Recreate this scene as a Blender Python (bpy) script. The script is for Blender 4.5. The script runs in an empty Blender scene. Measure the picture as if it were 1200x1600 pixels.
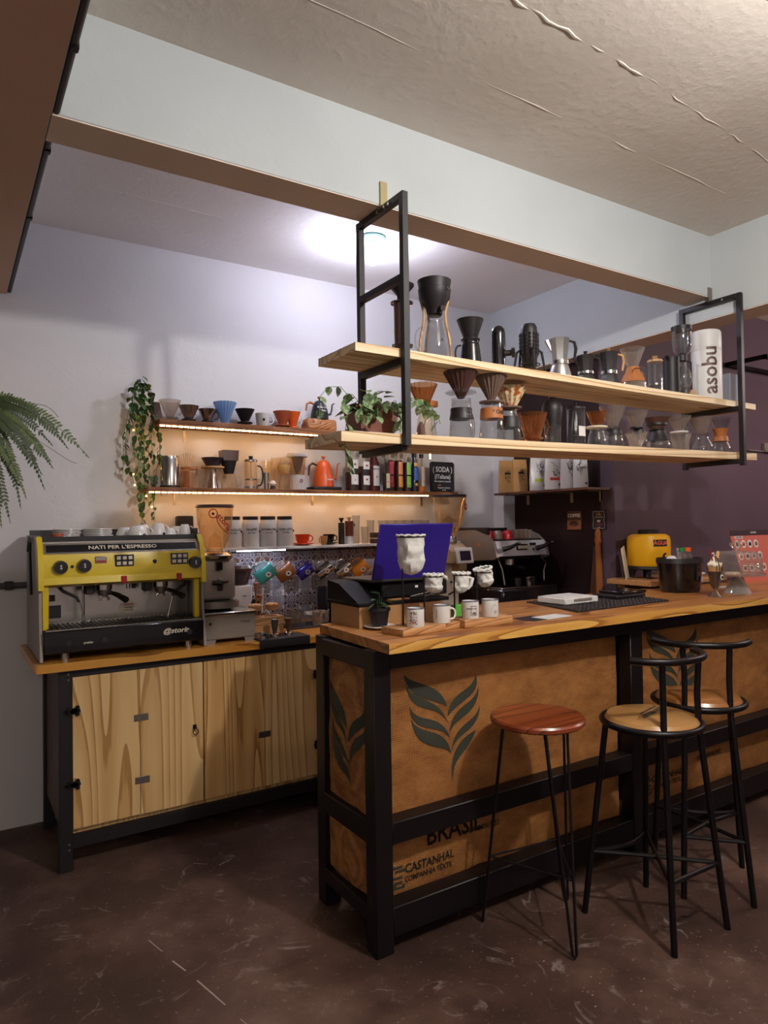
import bpy, bmesh, math, random
from math import sin, cos, pi, radians, atan2, sqrt, tau
from mathutils import Vector, Matrix, noise
rnd = random.Random(7)
SC = bpy.context.scene
COL = SC.collection

# ------------------------------------------------------------------ camera
YAW, PIT, ROL = 0.565213, 0.0192949, -0.0142736
fw = Vector((sin(YAW)*cos(PIT), cos(YAW)*cos(PIT), sin(PIT)))
rt = Vector((cos(YAW), -sin(YAW), 0)); up = rt.cross(fw)
r2 = rt*cos(ROL)+up*sin(ROL); u2 = -rt*sin(ROL)+up*cos(ROL)
cam = bpy.data.cameras.new('camera'); cam.sensor_fit = 'VERTICAL'; cam.sensor_height = 24
cam.lens = 1077.8/1600*24; cam.clip_start = .02
co = bpy.data.objects.new('camera', cam); COL.objects.link(co)
m = Matrix((r2, u2, -fw)).transposed().to_4x4(); m.translation = Vector((0, 0, 1.5)); co.matrix_world = m
SC.camera = co

# ------------------------------------------------------------------ world, exposure
w = bpy.data.worlds.new('world'); SC.world = w; w.use_nodes = True
w.node_tree.nodes['Background'].inputs[0].default_value = (.30, .32, .36, 1)
w.node_tree.nodes['Background'].inputs[1].default_value = .10
SC.view_settings.view_transform = 'Standard'; SC.view_settings.look = 'None'
SC.view_settings.gamma = 1; SC.view_settings.use_curve_mapping = False
SC.view_settings.exposure = 0.0
SC.cycles.transparent_max_bounces = 40

# ------------------------------------------------------------------ lamps and an added fill outside the frame
def lamp(name, loc, power, col, rad):
    l = bpy.data.lights.new(name, 'POINT'); l.energy = power; l.color = col; l.shadow_soft_size = rad
    o = bpy.data.objects.new(name, l); COL.objects.link(o); o.location = loc; return o
lamp('front_bay_bulb', (1.82, .30, 2.82), 132, (1, .975, .94), .045)
lamp('rear_fill', (-.9, -2.0, 2.7), 42, (1, .93, .85), .08)  # unseen fill added behind the camera for soft, broad light
lamp('side_room_bulb', (5.6, 1.2, 2.7), 60, (1, .86, .84), .06)
BULB_STRENGTH = 430
STRIP_STRENGTH = 34

# ------------------------------------------------------------------ materials
def s2l(c):
    if isinstance(c, str): c = tuple(int(c[i:i+2], 16)/255 for i in (0, 2, 4))
    return tuple((x/12.92 if x <= .04045 else ((x+.055)/1.055)**2.4) for x in c)+(1,)
MAT = {}
def nt(name):
    m = bpy.data.materials.new(name); m.use_nodes = True
    return m, m.node_tree.nodes, m.node_tree.links, m.node_tree.nodes['Principled BSDF']
def setp(b, **k):
    for a, v in k.items(): b.inputs[a.replace('_', ' ')].default_value = v
def plain(name, col, rough=.5, metal=0, coat=0, var=.06, scale=30, bump=0, spec=.5):
    if name in MAT: return MAT[name]
    m, n, l, b = nt(name); c = s2l(col)
    tc = n.new('ShaderNodeTexCoord'); tx = n.new('ShaderNodeTexNoise'); tx.inputs['Scale'].default_value = scale
    tx.inputs['Detail'].default_value = 3
    l.new(tc.outputs['Object'], tx.inputs['Vector'])
    mx = n.new('ShaderNodeMix'); mx.data_type = 'RGBA'
    mx.inputs[6].default_value = tuple(x*(1-var) for x in c[:3])+(1,)
    mx.inputs[7].default_value = tuple(min(1, x*(1+var)) for x in c[:3])+(1,)
    l.new(tx.outputs['Fac'], mx.inputs[0]); l.new(mx.outputs[2], b.inputs['Base Color'])
    setp(b, Roughness=rough, Metallic=metal, Coat_Weight=coat, Specular_IOR_Level=spec)
    if bump:
        bp = n.new('ShaderNodeBump'); bp.inputs['Strength'].default_value = bump; bp.inputs['Distance'].default_value = .01
        l.new(tx.outputs['Fac'], bp.inputs['Height']); l.new(bp.outputs[0], b.inputs['Normal'])
    MAT[name] = m; return m
def ramp(n, stops, interp='LINEAR'):
    r = n.new('ShaderNodeValToRGB'); r.color_ramp.interpolation = interp
    e = r.color_ramp.elements
    while len(e) < len(stops): e.new(.5)
    for i, (p, c) in enumerate(stops):
        e[i].position = p; e[i].color = s2l(c) if isinstance(c, str) else (c, c, c, 1)
    return r
def wood(name, light, mid, dark, axis='X', scale=9, stretch=14, rough=.55, coat=0, off=0, spec=.5):
    """grain bands that run along `axis`"""
    m, n, l, b = nt(name)
    tc = n.new('ShaderNodeTexCoord'); mp = n.new('ShaderNodeMapping')
    sc = [scale]*3; sc['XYZ'.index(axis)] = scale/stretch
    mp.inputs['Scale'].default_value = sc; mp.inputs['Location'].default_value = (off, off*.7, off*.3)
    l.new(tc.outputs['Object'], mp.inputs['Vector'])
    big = n.new('ShaderNodeTexNoise'); big.inputs['Scale'].default_value = .55; big.inputs['Detail'].default_value = 1.2
    l.new(mp.outputs[0], big.inputs['Vector'])
    mul = n.new('ShaderNodeMath'); mul.operation = 'MULTIPLY'; mul.inputs[1].default_value = 17
    l.new(big.outputs['Fac'], mul.inputs[0])
    fr = n.new('ShaderNodeMath'); fr.operation = 'FRACT'; l.new(mul.outputs[0], fr.inputs[0])
    fine = n.new('ShaderNodeTexNoise'); fine.inputs['Scale'].default_value = 9; fine.inputs['Detail'].default_value = 4
    l.new(mp.outputs[0], fine.inputs['Vector'])
    ad = n.new('ShaderNodeMath'); ad.operation = 'MULTIPLY_ADD'; ad.inputs[1].default_value = .45
    l.new(fine.outputs['Fac'], ad.inputs[0]); l.new(fr.outputs[0], ad.inputs[2])
    r = ramp(n, [(.15, light), (.75, mid), (1.12/1.3, mid), (.97, dark)])
    sb = n.new('ShaderNodeMath'); sb.operation = 'SUBTRACT'; sb.inputs[1].default_value = .15
    l.new(ad.outputs[0], sb.inputs[0]); l.new(sb.outputs[0], r.inputs[0])
    l.new(r.outputs[0], b.inputs['Base Color'])
    bp = n.new('ShaderNodeBump'); bp.inputs['Strength'].default_value = .15; bp.inputs['Distance'].default_value = .002
    l.new(fine.outputs['Fac'], bp.inputs['Height']); l.new(bp.outputs[0], b.inputs['Normal'])
    setp(b, Roughness=rough, Coat_Weight=coat, Specular_IOR_Level=spec)
    MAT[name] = m; return m
def glass(name, tint='ffffff', haze=.06, blend=.35, rough=.03, tcol=None):
    m, n, l, b = nt(name); n.remove(b); out = n['Material Output']
    tr = n.new('ShaderNodeBsdfTransparent'); tr.inputs[0].default_value = s2l(tcol or tint)
    gl = n.new('ShaderNodeBsdfGlossy'); gl.inputs['Roughness'].default_value = rough
    df = n.new('ShaderNodeBsdfDiffuse'); df.inputs[0].default_value = s2l(tint)
    lw = n.new('ShaderNodeLayerWeight'); lw.inputs[0].default_value = blend
    pw = n.new('ShaderNodeMath'); pw.operation = 'POWER'; pw.inputs[1].default_value = 1.6; l.new(lw.outputs['Facing'], pw.inputs[0])
    ma = n.new('ShaderNodeMath'); ma.operation = 'MULTIPLY_ADD'; ma.inputs[1].default_value = .42; ma.inputs[2].default_value = .025
    l.new(pw.outputs[0], ma.inputs[0])
    mh = n.new('ShaderNodeMath'); mh.operation = 'MULTIPLY_ADD'; mh.inputs[1].default_value = haze*3.2; mh.inputs[2].default_value = haze
    l.new(pw.outputs[0], mh.inputs[0])
    a = n.new('ShaderNodeMixShader'); l.new(mh.outputs[0], a.inputs[0]); l.new(tr.outputs[0], a.inputs[1]); l.new(df.outputs[0], a.inputs[2])
    c = n.new('ShaderNodeMixShader'); l.new(ma.outputs[0], c.inputs[0]); l.new(a.outputs[0], c.inputs[1]); l.new(gl.outputs[0], c.inputs[2])
    l.new(c.outputs[0], out.inputs[0]); MAT[name] = m; return m
def emit(name, col, s):
    m, n, l, b = nt(name); setp(b, Base_Color=s2l(col), Emission_Color=s2l(col), Emission_Strength=s); MAT[name] = m; return m
def plaster(name, c1, c2, rough=.8, bump=.35, scale=2.2, axis_line=0):
    m, n, l, b = nt(name)
    tc = n.new('ShaderNodeTexCoord')
    a = n.new('ShaderNodeTexNoise'); a.inputs['Scale'].default_value = scale; a.inputs['Detail'].default_value = 5
    f = n.new('ShaderNodeTexNoise'); f.inputs['Scale'].default_value = 26; f.inputs['Detail'].default_value = 4; f.inputs['Roughness'].default_value = .55
    l.new(tc.outputs['Object'], a.inputs['Vector']); l.new(tc.outputs['Object'], f.inputs['Vector'])
    r = ramp(n, [(.3, c1), (.7, c2)]); l.new(a.outputs['Fac'], r.inputs[0]); l.new(r.outputs[0], b.inputs['Base Color'])
    mm = n.new('ShaderNodeMath'); mm.operation = 'POWER'; mm.inputs[1].default_value = 3; l.new(f.outputs['Fac'], mm.inputs[0])
    mu = n.new('ShaderNodeMath'); mu.operation = 'MULTIPLY'; l.new(mm.outputs[0], mu.inputs[0]); l.new(a.outputs['Fac'], mu.inputs[1])
    bp = n.new('ShaderNodeBump'); bp.inputs['Strength'].default_value = bump; bp.inputs['Distance'].default_value = .03
    l.new(mu.outputs[0], bp.inputs['Height']); l.new(bp.outputs[0], b.inputs['Normal'])
    setp(b, Roughness=rough, Specular_IOR_Level=.25); MAT[name] = m; return m

WHITE = plaster('wall_white', 'd0cdcd', 'd8d5d5', bump=.12)
HEADW = plaster('beam_white', 'b8bcbd', 'c0c4c5', bump=.1)
SOFF = plaster('soffit_shade_tan', 'dfcbb8', 'e6d4c2', bump=.12)  # white-painted undersides; their shade and warm bounce are put into the tan
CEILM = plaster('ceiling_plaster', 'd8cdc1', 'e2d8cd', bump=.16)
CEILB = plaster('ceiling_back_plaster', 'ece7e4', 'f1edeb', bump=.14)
SOFFD = plaster('beam_shade_brown', 'c9a790', 'd2b39d', bump=.12)  # left beam's white underside, its shade painted in as brown
PURP = plaster('wall_purple', '57464f', '614f59', rough=.6, bump=.15)
DARKB = plaster('wall_dark_brown', '241312', '2d1919', rough=.6, bump=.15)
def floor_mat():
    m, n, l, b = nt('concrete_floor')
    tc = n.new('ShaderNodeTexCoord')
    a = n.new('ShaderNodeTexNoise'); a.inputs['Scale'].default_value = 1.6; a.inputs['Detail'].default_value = 7; a.inputs['Roughness'].default_value = .62
    l.new(tc.outputs['Object'], a.inputs['Vector'])
    r = ramp(n, [(.3, '2d1f1b'), (.48, '443029'), (.6, '5c453b'), (.72, '705a4f')]); l.new(a.outputs['Fac'], r.inputs[0])
    v = n.new('ShaderNodeTexNoise'); v.inputs['Scale'].default_value = 46; v.inputs['Detail'].default_value = 3; v.inputs['Roughness'].default_value = .6
    l.new(tc.outputs['Object'], v.inputs['Vector'])
    v2 = n.new('ShaderNodeTexNoise'); v2.inputs['Scale'].default_value = 2.4; v2.inputs['Detail'].default_value = 6; v2.inputs['Distortion'].default_value = 1.4
    l.new(tc.outputs['Object'], v2.inputs['Vector'])
    rs = ramp(n, [(.63, 0.), (.69, 1.)]); l.new(v.outputs['Fac'], rs.inputs[0])
    rv = ramp(n, [(.485, 0.), (.5, 1.), (.515, 0.)]); l.new(v2.outputs['Fac'], rv.inputs[0])
    n3 = n.new('ShaderNodeTexNoise'); n3.inputs['Scale'].default_value = 9; n3.inputs['Detail'].default_value = 5
    l.new(tc.outputs['Object'], n3.inputs['Vector']); r3 = ramp(n, [(.5, 0.), (.68, 1.)]); l.new(n3.outputs['Fac'], r3.inputs[0])
    mu = n.new('ShaderNodeMath'); mu.operation = 'MULTIPLY'; l.new(rv.outputs[0], mu.inputs[0]); l.new(r3.outputs[0], mu.inputs[1])
    mx0 = n.new('ShaderNodeMath'); mx0.operation = 'MULTIPLY_ADD'; mx0.inputs[1].default_value = .5
    l.new(rs.outputs[0], mx0.inputs[0]); l.new(mu.outputs[0], mx0.inputs[2])
    ml = n.new('ShaderNodeMath'); ml.operation = 'MULTIPLY'; ml.inputs[1].default_value = .75; ml.use_clamp = True; l.new(mx0.outputs[0], ml.inputs[0])
    mx = n.new('ShaderNodeMix'); mx.data_type = 'RGBA'; mx.inputs[7].default_value = s2l('8d7f78')
    l.new(ml.outputs[0], mx.inputs[0]); l.new(r.outputs[0], mx.inputs[6]); l.new(mx.outputs[2], b.inputs['Base Color'])
    bp = n.new('ShaderNodeBump'); bp.inputs['Strength'].default_value = .25; bp.inputs['Distance'].default_value = .01
    l.new(a.outputs['Fac'], bp.inputs['Height']); l.new(bp.outputs[0], b.inputs['Normal'])
    setp(b, Roughness=.5, Specular_IOR_Level=.35); MAT['floor'] = m; return m
FLOOR = floor_mat()
def burlap_mat():
    m, n, l, b = nt('burlap')
    tc = n.new('ShaderNodeTexCoord')
    def wv(d, s):
        t = n.new('ShaderNodeTexWave'); t.bands_direction = d; t.inputs['Scale'].default_value = s; t.inputs['Distortion'].default_value = 1.5
        t.inputs['Detail Scale'].default_value = 2; l.new(tc.outputs['Object'], t.inputs['Vector']); return t
    a = wv('X', 42); c = wv('Z', 42)
    ad = n.new('ShaderNodeMath'); ad.operation = 'MULTIPLY'; l.new(a.outputs['Fac'], ad.inputs[0]); l.new(c.outputs['Fac'], ad.inputs[1])
    ns = n.new('ShaderNodeTexNoise'); ns.inputs['Scale'].default_value = 5; ns.inputs['Detail'].default_value = 6
    mp = n.new('ShaderNodeMapping'); mp.inputs['Scale'].default_value = (1.5, 1, 3); ns.inputs['Roughness'].default_value = .72; ns.inputs['Detail'].default_value = 9; l.new(tc.outputs['Object'], mp.inputs[0]); l.new(mp.outputs[0], ns.inputs['Vector'])
    s = n.new('ShaderNodeMath'); s.operation = 'MULTIPLY_ADD'; s.inputs[1].default_value = .5; l.new(ad.outputs[0], s.inputs[0]); l.new(ns.outputs['Fac'], s.inputs[2])
    r = ramp(n, [(.35, '744822'), (.6, '986335'), (.9, 'bb844a')]); l.new(s.outputs[0], r.inputs[0]); l.new(r.outputs[0], b.inputs['Base Color'])
    bp = n.new('ShaderNodeBump'); bp.inputs['Strength'].default_value = .5; bp.inputs['Distance'].default_value = .003
    l.new(ad.outputs[0], bp.inputs['Height']); l.new(bp.outputs[0], b.inputs['Normal'])
    setp(b, Roughness=.75, Coat_Weight=.25, Coat_Roughness=.22, Specular_IOR_Level=.2); MAT['burlap'] = m; return m
BURLAP = burlap_mat()

PINE_S = wood('pine_shelf', 'ecd6b2', 'dfc298', 'bd935f', 'X', 9, 22)
PINE_D = wood('pine_door', 'd9b47c', 'cba068', 'a87b45', 'Z', 8, 14, rough=.45, coat=.1)
PINE_D2 = wood('pine_door_b', 'dfbb82', 'cfa46b', 'ad804a', 'Z', 7, 12, rough=.45, coat=.1, off=3.7)
PINE_C = wood('pine_counter', 'c98f3c', 'b97a2c', '8a5218', 'X', 9, 12, rough=.35, coat=.3)
BARTOP = wood('pine_bartop', 'b98045', 'a46a34', '7a4520', 'X', 6, 12, rough=.4, coat=.15, off=1.3)
WSHELF = wood('warm_shelf', '9a6236', '84502a', '5e3518', 'X', 9, 14)
WDARK = wood('dark_shelf', '6b4128', '5a3420', '3c2012', 'Y', 9, 14)
SEATW = wood('red_wood', '8e4526', '793519', '50200f', 'X', 7, 10, rough=.3, coat=.5)
BOARD = wood('pine_block', 'c49362', 'b07c4a', '875a31', 'X', 14, 9)
LWOOD = wood('light_wood', 'c9a071', 'b58857', '8d6337', 'Z', 16, 6)
BLOCK = wood('side_wood', '5a3626', '4c2c1e', '351c13', 'Z', 8, 10)
BLK = plain('black_metal', '130c0e', .45, .3, var=.15)
TILL = plain('till_black', '0f0a0c', .6, spec=.2)
BLKG = plain('black_gloss', '120d10', .2, 0, .3)
BLKM = plain('black_plastic', '171013', .5)
STEEL = plain('steel', 'b8b2ac', .22, 1, var=.03)
STEELB = plain('brushed_steel', 'a39a92', .38, 1, var=.06)
ALU = plain('aluminium', 'b9b7b5', .35, .9)
GREY = plain('grey_panel', '8b8078', .45, .3)
CREAM = plain('cream', 'd8cdb8', .4)
WHT = plain('white_ceramic', 'dedad6', .25, 0, .3, var=.02)
WHTP = plain('white_plastic', 'd5d2cf', .45, var=.02)
CLOTH = plain('white_cloth', 'd6d3cd', .9, var=.05, bump=.3, scale=60)
YEL = plain('yellow_paint', 'd8ba10', .3, 0, .4, var=.02)
YELP = plain('yellow_plastic', 'e8a90c', .4, 0, .2, var=.03)
RED = plain('red_glaze', 'b01820', .25, 0, .4)
ORG = plain('orange_paint', 'd2541a', .35, 0, .2)
ORC = plain('orange_glaze', 'cf3d14', .3, 0, .3)
TEAL = plain('teal_enamel', '3f9c98', .3, 0, .3)
BRN = plain('brown_enamel', '9a5a2e', .4, 0, .2)
PURM = plain('purple_enamel', '2b1f7d', .25, .4, .3)
MUGO = plain('mug_orange', 'd98019', .35, 0, .2)
TERR = plain('terracotta', 'a04a28', .6)
PLUM = plain('plum_plastic', '241a2c', .35, 0, .2)
SMOKE = plain('smoky_brown', '4a302a', .35, 0, .2, var=.2)
TAUPE = plain('taupe_filter', '6a544a', .4, 0, .2)
LEATH = plain('leather', 'a4622f', .55, var=.15)
LID = plain('laptop_lid', '2c1b86', .4, .2, var=.02)
BEIGE = plain('beige_board', 'a5794e', .6)
KRAFT = plain('kraft_paper', 'bd8f56', .7, var=.1)
GREENB = plain('green_card', '5fae3c', .6)
SOIL = plain('soil', '4b3b30', .95, var=.4, bump=.5)
CHAIRT = plain('stool_tube', '120b0d', .4, .4)
VINYL = plain('kraft_seat', 'a77b48', .28, 0, .7, var=.12, scale=12)
PRINT = plain('print_green', '33352a', .75, var=.12)
PRINTK = plain('print_black', '2c2018', .8, var=.15)
INK = plain('ink', '1a1416', .6)
INKR = plain('red_ink', 'a02028', .5)
CHALK = plain('chalk', 'd8d6d4', .9)
LEAF = plain('leaf_green', '4d7a30', .45, var=.35, scale=50)
LEAFD = plain('leaf_dark', '35542a', .45, var=.35, scale=50)
def varieg(name, c1, c2, lo=.45, hi=.6):
    m, n, l, b = nt(name); tc = n.new('ShaderNodeTexCoord'); t = n.new('ShaderNodeTexNoise'); t.inputs['Scale'].default_value = 45
    l.new(tc.outputs['Object'], t.inputs['Vector']); r = ramp(n, [(lo, c1), (hi, c2)]); l.new(t.outputs['Fac'], r.inputs[0])
    l.new(r.outputs[0], b.inputs['Base Color']); setp(b, Roughness=.45); return m
POTHOS = varieg('pothos_leaf', '5d7a50', 'b9c4a0', .42, .66)
VINEL = varieg('vine_leaf', '3c5c28', '9aa84e', .5, .7)
GL = glass('clear_glass', 'f2f2f2', .012)
GLW = glass('warm_glass', 'f6eee4', .008, tcol='fff9f0')
GLA = glass('amber_plastic', 'b8794a', .1, tcol='ecd0b4', blend=.4)
GLS = glass('smoke_plastic', '6a5a5c', .25, tcol='8a8084')
GLB = glass('blue_plastic', '8fb0d8', .45, tcol='b0c8e8')
GLC = glass('fluted_glass', 'efe8e2', .06, blend=.5)
HOPPER = glass('hopper_plastic', 'f0dcc0', .04, tcol='fdf3e4')
COFFEE = plain('coffee_brown', '45200f', .3, 0, .3)
LIQ = plain('dark_syrup', '2d0f10', .25, 0, .3)

# ------------------------------------------------------------------ geometry kit
class B:
    def __init__(s): s.bm = bmesh.new()
    def quad(s, *p):
        s.bm.faces.new([s.bm.verts.new(q) for q in p]); return s
    def box(s, x0, x1, y0, y1, z0, z1, bev=0, rz=0, M=None, seg=1):
        r = bmesh.ops.create_cube(s.bm, size=1); vs = r['verts']
        cx, cy, cz = (x0+x1)/2, (y0+y1)/2, (z0+z1)/2
        for v in vs: v.co = Vector((v.co.x*(x1-x0), v.co.y*(y1-y0), v.co.z*(z1-z0)))
        if bev:
            es = list({e for v in vs for e in v.link_edges})
            rr = bmesh.ops.bevel(s.bm, geom=es, offset=bev, segments=seg, affect='EDGES', profile=.5)
            vs = list({v for f in rr['faces'] for v in f.verts} | {v for v in vs if v.is_valid})
        R = Matrix.Rotation(rz, 4, 'Z') if M is None else M
        T = Matrix.Translation((cx, cy, cz))
        bmesh.ops.transform(s.bm, matrix=T @ R, verts=vs); return s
    def tube(s, pts, r, n=8, cap=True, closed=False):
        pts = [Vector(p) for p in pts]; N = len(pts)
        rs = r if isinstance(r, (list, tuple)) else [r]*N
        rings = []; prev = None
        for i, p in enumerate(pts):
            if closed: t = (pts[(i+1) % N]-pts[i-1])
            else: t = (pts[min(i+1, N-1)]-pts[max(i-1, 0)])
            if t.length < 1e-9: t = Vector((0, 0, 1))
            t.normalize()
            if prev is None:
                a = Vector((0, 0, 1)) if abs(t.z) < .9 else Vector((1, 0, 0)); u = t.cross(a).normalized()
            else:
                u = prev-t*prev.dot(t)
                u = u.normalized() if u.length > 1e-6 else t.orthogonal().normalized()
            prev = u; v = t.cross(u)
            rings.append([s.bm.verts.new(p+(u*cos(tau*k/n)+v*sin(tau*k/n))*rs[i]) for k in range(n)])
        for i in range(N if closed else N-1):
            A, C = rings[i], rings[(i+1) % N]
            for k in range(n): s.bm.faces.new((A[k], A[(k+1) % n], C[(k+1) % n], C[k]))
        if cap and not closed:
            s.bm.faces.new(rings[0][::-1]); s.bm.faces.new(rings[-1])
        return s
    def cyl(s, p0, p1, r0, r1=None, n=16): return s.tube([p0, p1], [r0, r0 if r1 is None else r1], n)
    def lathe(s, prof, c=(0, 0), n=24, fl=0, amp=0, sx=1, sy=1, close=False, off=0):
        rings = []
        for q in prof:
            r, z = q[0], q[1]; a = amp if len(q) < 3 else q[2]
            if r < 1e-6: rings.append([s.bm.verts.new((c[0], c[1], z))]); continue
            rings.append([s.bm.verts.new((c[0]+sx*r*(1+a*cos(fl*tau*k/n))*cos(tau*(k+off)/n), c[1]+sy*r*(1+a*cos(fl*tau*k/n))*sin(tau*(k+off)/n), z)) for k in range(n)])
        P = list(zip(rings, rings[1:]+([rings[0]] if close else [])))
        if not close: P = P[:len(rings)-1]
        for A, C in P:
            if len(A) == 1 and len(C) == 1: continue
            for k in range(n):
                k2 = (k+1) % n
                if len(A) == 1: s.bm.faces.new((A[0], C[k2], C[k]))
                elif len(C) == 1: s.bm.faces.new((A[k], A[k2], C[0]))
                else: s.bm.faces.new((A[k], A[k2], C[k2], C[k]))
        return s
    def vessel(s, prof, t=.002, **k):
        """outer wall upwards, rim, inner wall down; prof outside from bottom to rim"""
        inner = [(max(r-t, 0.0005), z+(t if i == 0 else 0)) for i, (r, z) in enumerate(prof)][::-1]
        return s.lathe([(0, prof[0][1])]+list(prof)+inner+[(0, prof[0][1]+t)], **k)
    def prism(s, poly, a, b, plane='XZ'):
        f = {'XZ': lambda p, d: (p[0], d, p[1]), 'YZ': lambda p, d: (d, p[0], p[1]), 'XY': lambda p, d: (p[0], p[1], d)}[plane]
        A = [s.bm.verts.new(f(p, a)) for p in poly]; C = [s.bm.verts.new(f(p, b)) for p in poly]
        s.bm.faces.new(A); s.bm.faces.new(C[::-1]); n = len(poly)
        for i in range(n): s.bm.faces.new((A[i], C[i], C[(i+1) % n], A[(i+1) % n]))
        return s
    def ball(s, c, r, n=12, sz=1):
        h = max(6, n//2)
        pr = [(r*sin(pi*i/h) if 0 < i < h else 0, c[2]-r*sz*cos(pi*i/h)) for i in range(h+1)]
        return s.lathe(pr, (c[0], c[1]), n)
    def obj(s, name, mat, parent=None, sm=True, loc=None):
        bmesh.ops.recalc_face_normals(s.bm, faces=s.bm.faces)
        me = bpy.data.meshes.new(name); s.bm.to_mesh(me); s.bm.free()
        if sm and len(me.polygons):
            me.polygons.foreach_set('use_smooth', [True]*len(me.polygons)); me.set_sharp_from_angle(angle=radians(38))
        me.materials.append(mat)
        o = bpy.data.objects.new(name, me); COL.objects.link(o)
        if parent: o.parent = parent
        if loc: o.location = loc
        return o
def tag(o, label=None, cat=None, group=None, kind=None):
    if label: o['label'] = label
    if cat: o['category'] = cat
    if group: o['group'] = group
    if kind: o['kind'] = kind
    return o
def T(name, label, cat, loc=(0, 0, 0), rz=0, group=None):
    o = bpy.data.objects.new(name, None); COL.objects.link(o); o.location = loc; o.rotation_euler = (0, 0, rz)
    o.empty_display_size = .05
    return tag(o, label, cat, group)
def struct(name, b, mat, sm=False):
    return tag(b.obj(name, mat, sm=sm), kind='structure')
def arc(c, r, a0, a1, n, plane='XZ', ry=None):
    ry = r if ry is None else ry; out = []
    for i in range(n+1):
        a = a0+(a1-a0)*i/n; u, v = r*cos(a), ry*sin(a)
        out.append((c[0]+u, c[1], c[2]+v) if plane == 'XZ' else (c[0]+u, c[1]+v, c[2]) if plane == 'XY' else (c[0], c[1]+u, c[2]+v))
    return out
def subdiv(me, L, k=4):
    bb = bmesh.new(); bb.from_mesh(me); bmesh.ops.triangulate(bb, faces=bb.faces)
    for _ in range(k):
        es = [e for e in bb.edges if e.calc_length() > L]
        if not es: break
        bmesh.ops.subdivide_edges(bb, edges=es, cuts=1); bmesh.ops.triangulate(bb, faces=[f for f in bb.faces if len(f.verts) > 3])
    bb.to_mesh(me); bb.free()
def text(body, size, mat, parent, loc, rot=(pi/2, 0, 0), name='lettering', wrap=None, ext=.0003, sx=1, conf=None, align='CENTER', shear=0, sub=0):
    cu = bpy.data.curves.new(name, 'FONT'); cu.body = body; cu.size = size; cu.extrude = ext; cu.resolution_u = 2
    cu.offset = size*.018; cu.align_x = align; cu.align_y = 'CENTER'; cu.shear = shear
    t = bpy.data.objects.new(name, cu); COL.objects.link(t)
    me = bpy.data.meshes.new_from_object(t); bpy.data.objects.remove(t); bpy.data.curves.remove(cu)
    for v in me.vertices: v.co.x *= sx
    if wrap or conf or sub: subdiv(me, sub or (wrap*.18 if wrap else .02))
    for v in me.vertices:
        if wrap: a = v.co.x/wrap; v.co = Vector((wrap*sin(a), v.co.y, wrap*cos(a)-wrap+v.co.z))
    me.materials.clear(); me.materials.append(mat)
    o = bpy.data.objects.new(name, me); COL.objects.link(o); o.parent = parent; o.location = loc; o.rotation_euler = rot
    if conf:
        mw = Matrix.Translation(loc) @ Matrix.Rotation(rot[2], 4, 'Z') @ Matrix.Rotation(rot[0], 4, 'X')
        inv = mw.inverted()
        for v in me.vertices: v.co = inv @ conf(mw @ v.co)
    return o
def handle_pts(r, z0, z1, out, a=0, n=8):
    c = (z0+z1)/2; h = (z1-z0)/2; P = []
    for i in range(n+1):
        t = -pi/2+pi*i/n; d = r+out*max(0, cos(t))**.6; P.append((d*cos(a), d*sin(a), c+h*sin(t)))
    return P
def copy_tree(o, parent=None):
    c = o.copy(); COL.objects.link(c)
    if parent: c.parent = parent
    for ch in list(o.children): copy_tree(ch, c)
    return c

# ------------------------------------------------------------------ room shell
CZF, CZB, SZ = 3.045, 3.10, 2.712         # front ceiling, back ceiling, beam undersides
XR, YW = 3.51, 3.979
b = B(); b.box(-3.2, 6.8, -3.2, 4.2, -.05, 0); FL = struct('floor', b, FLOOR)
b = B()                                                # expansion joint and repairs in the screed
for P, wd in ((((.62, 2.62), (.66, 2.45), (.70, 2.3), (.755, 2.05), (.80, 1.85), (.86, 1.6)), .006), (((.93, 3.1), (1.02, 3.02), (1.1, 3.05)), .008)):
    for (xa, ya), (xb, yb) in zip(P, P[1:]):
        t = Vector((xb-xa, yb-ya, 0)); L = t.length; t.normalize(); nrm = Vector((-t.y, t.x, 0))*wd*rnd.uniform(.3, 1)
        A = Vector((xa, ya, .0006)); C = A+t*L*rnd.uniform(.5, .95); b.quad(A-nrm, C-nrm*.5, C+nrm*.6, A+nrm*.4)
fs = b.obj('floor_crack_filler', plain('filler', '9a8c82', .8), FL, sm=False)
def chip(bb, x, y, s):
    k = rnd.randint(4, 6); a0 = rnd.random()*tau
    bb.bm.faces.new([bb.bm.verts.new((x+s*rnd.uniform(.4, 1.2)*cos(a0+tau*i/k), y+s*rnd.uniform(.3, .8)*sin(a0+tau*i/k), .0007)) for i in range(k)])
b = B()
for i in range(300): chip(b, rnd.uniform(1.3, 3.4), rnd.uniform(.9, 2.0), rnd.uniform(.0015, .006))
for i in range(150): chip(b, rnd.uniform(0, 1.6), rnd.uniform(1.3, 3.4), rnd.uniform(.0012, .005))
tag(b.obj('paint_fleck', plain('fleck', '8a7c72', .8), FL, sm=False), kind='stuff')
b = B(); b.box(-3.2, XR, YW, YW+.15, 0, CZB+.2); wb = struct('wall_back', b, WHITE)
b = B(); b.box(-3.2, XR+.3, -3.2, 2.26, CZF, CZF+.12); struct('ceiling', b, CEILM)
b = B(); b.box(-3.2, XR+.3, 2.26, YW+.15, CZB, CZB+.12); struct('ceiling_back', b, CEILB)
def roughedge(b, x0, x1, y0, y1, z0, z1): b.box(x0, x1, y0, y1, z0, z1, bev=.004)
b = B(); b.box(.262, XR+.05, 2.184, 2.348, SZ, CZB+.05, bev=.004); struct('trim_1', b, HEADW)
b = B(); b.box(.262, XR-.002, 2.187, 2.345, SZ-.0025, SZ+.01); struct('soffit_shade_2', b, SOFF)  # thin sheet carrying the painted shade tone of the beam underside
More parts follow.
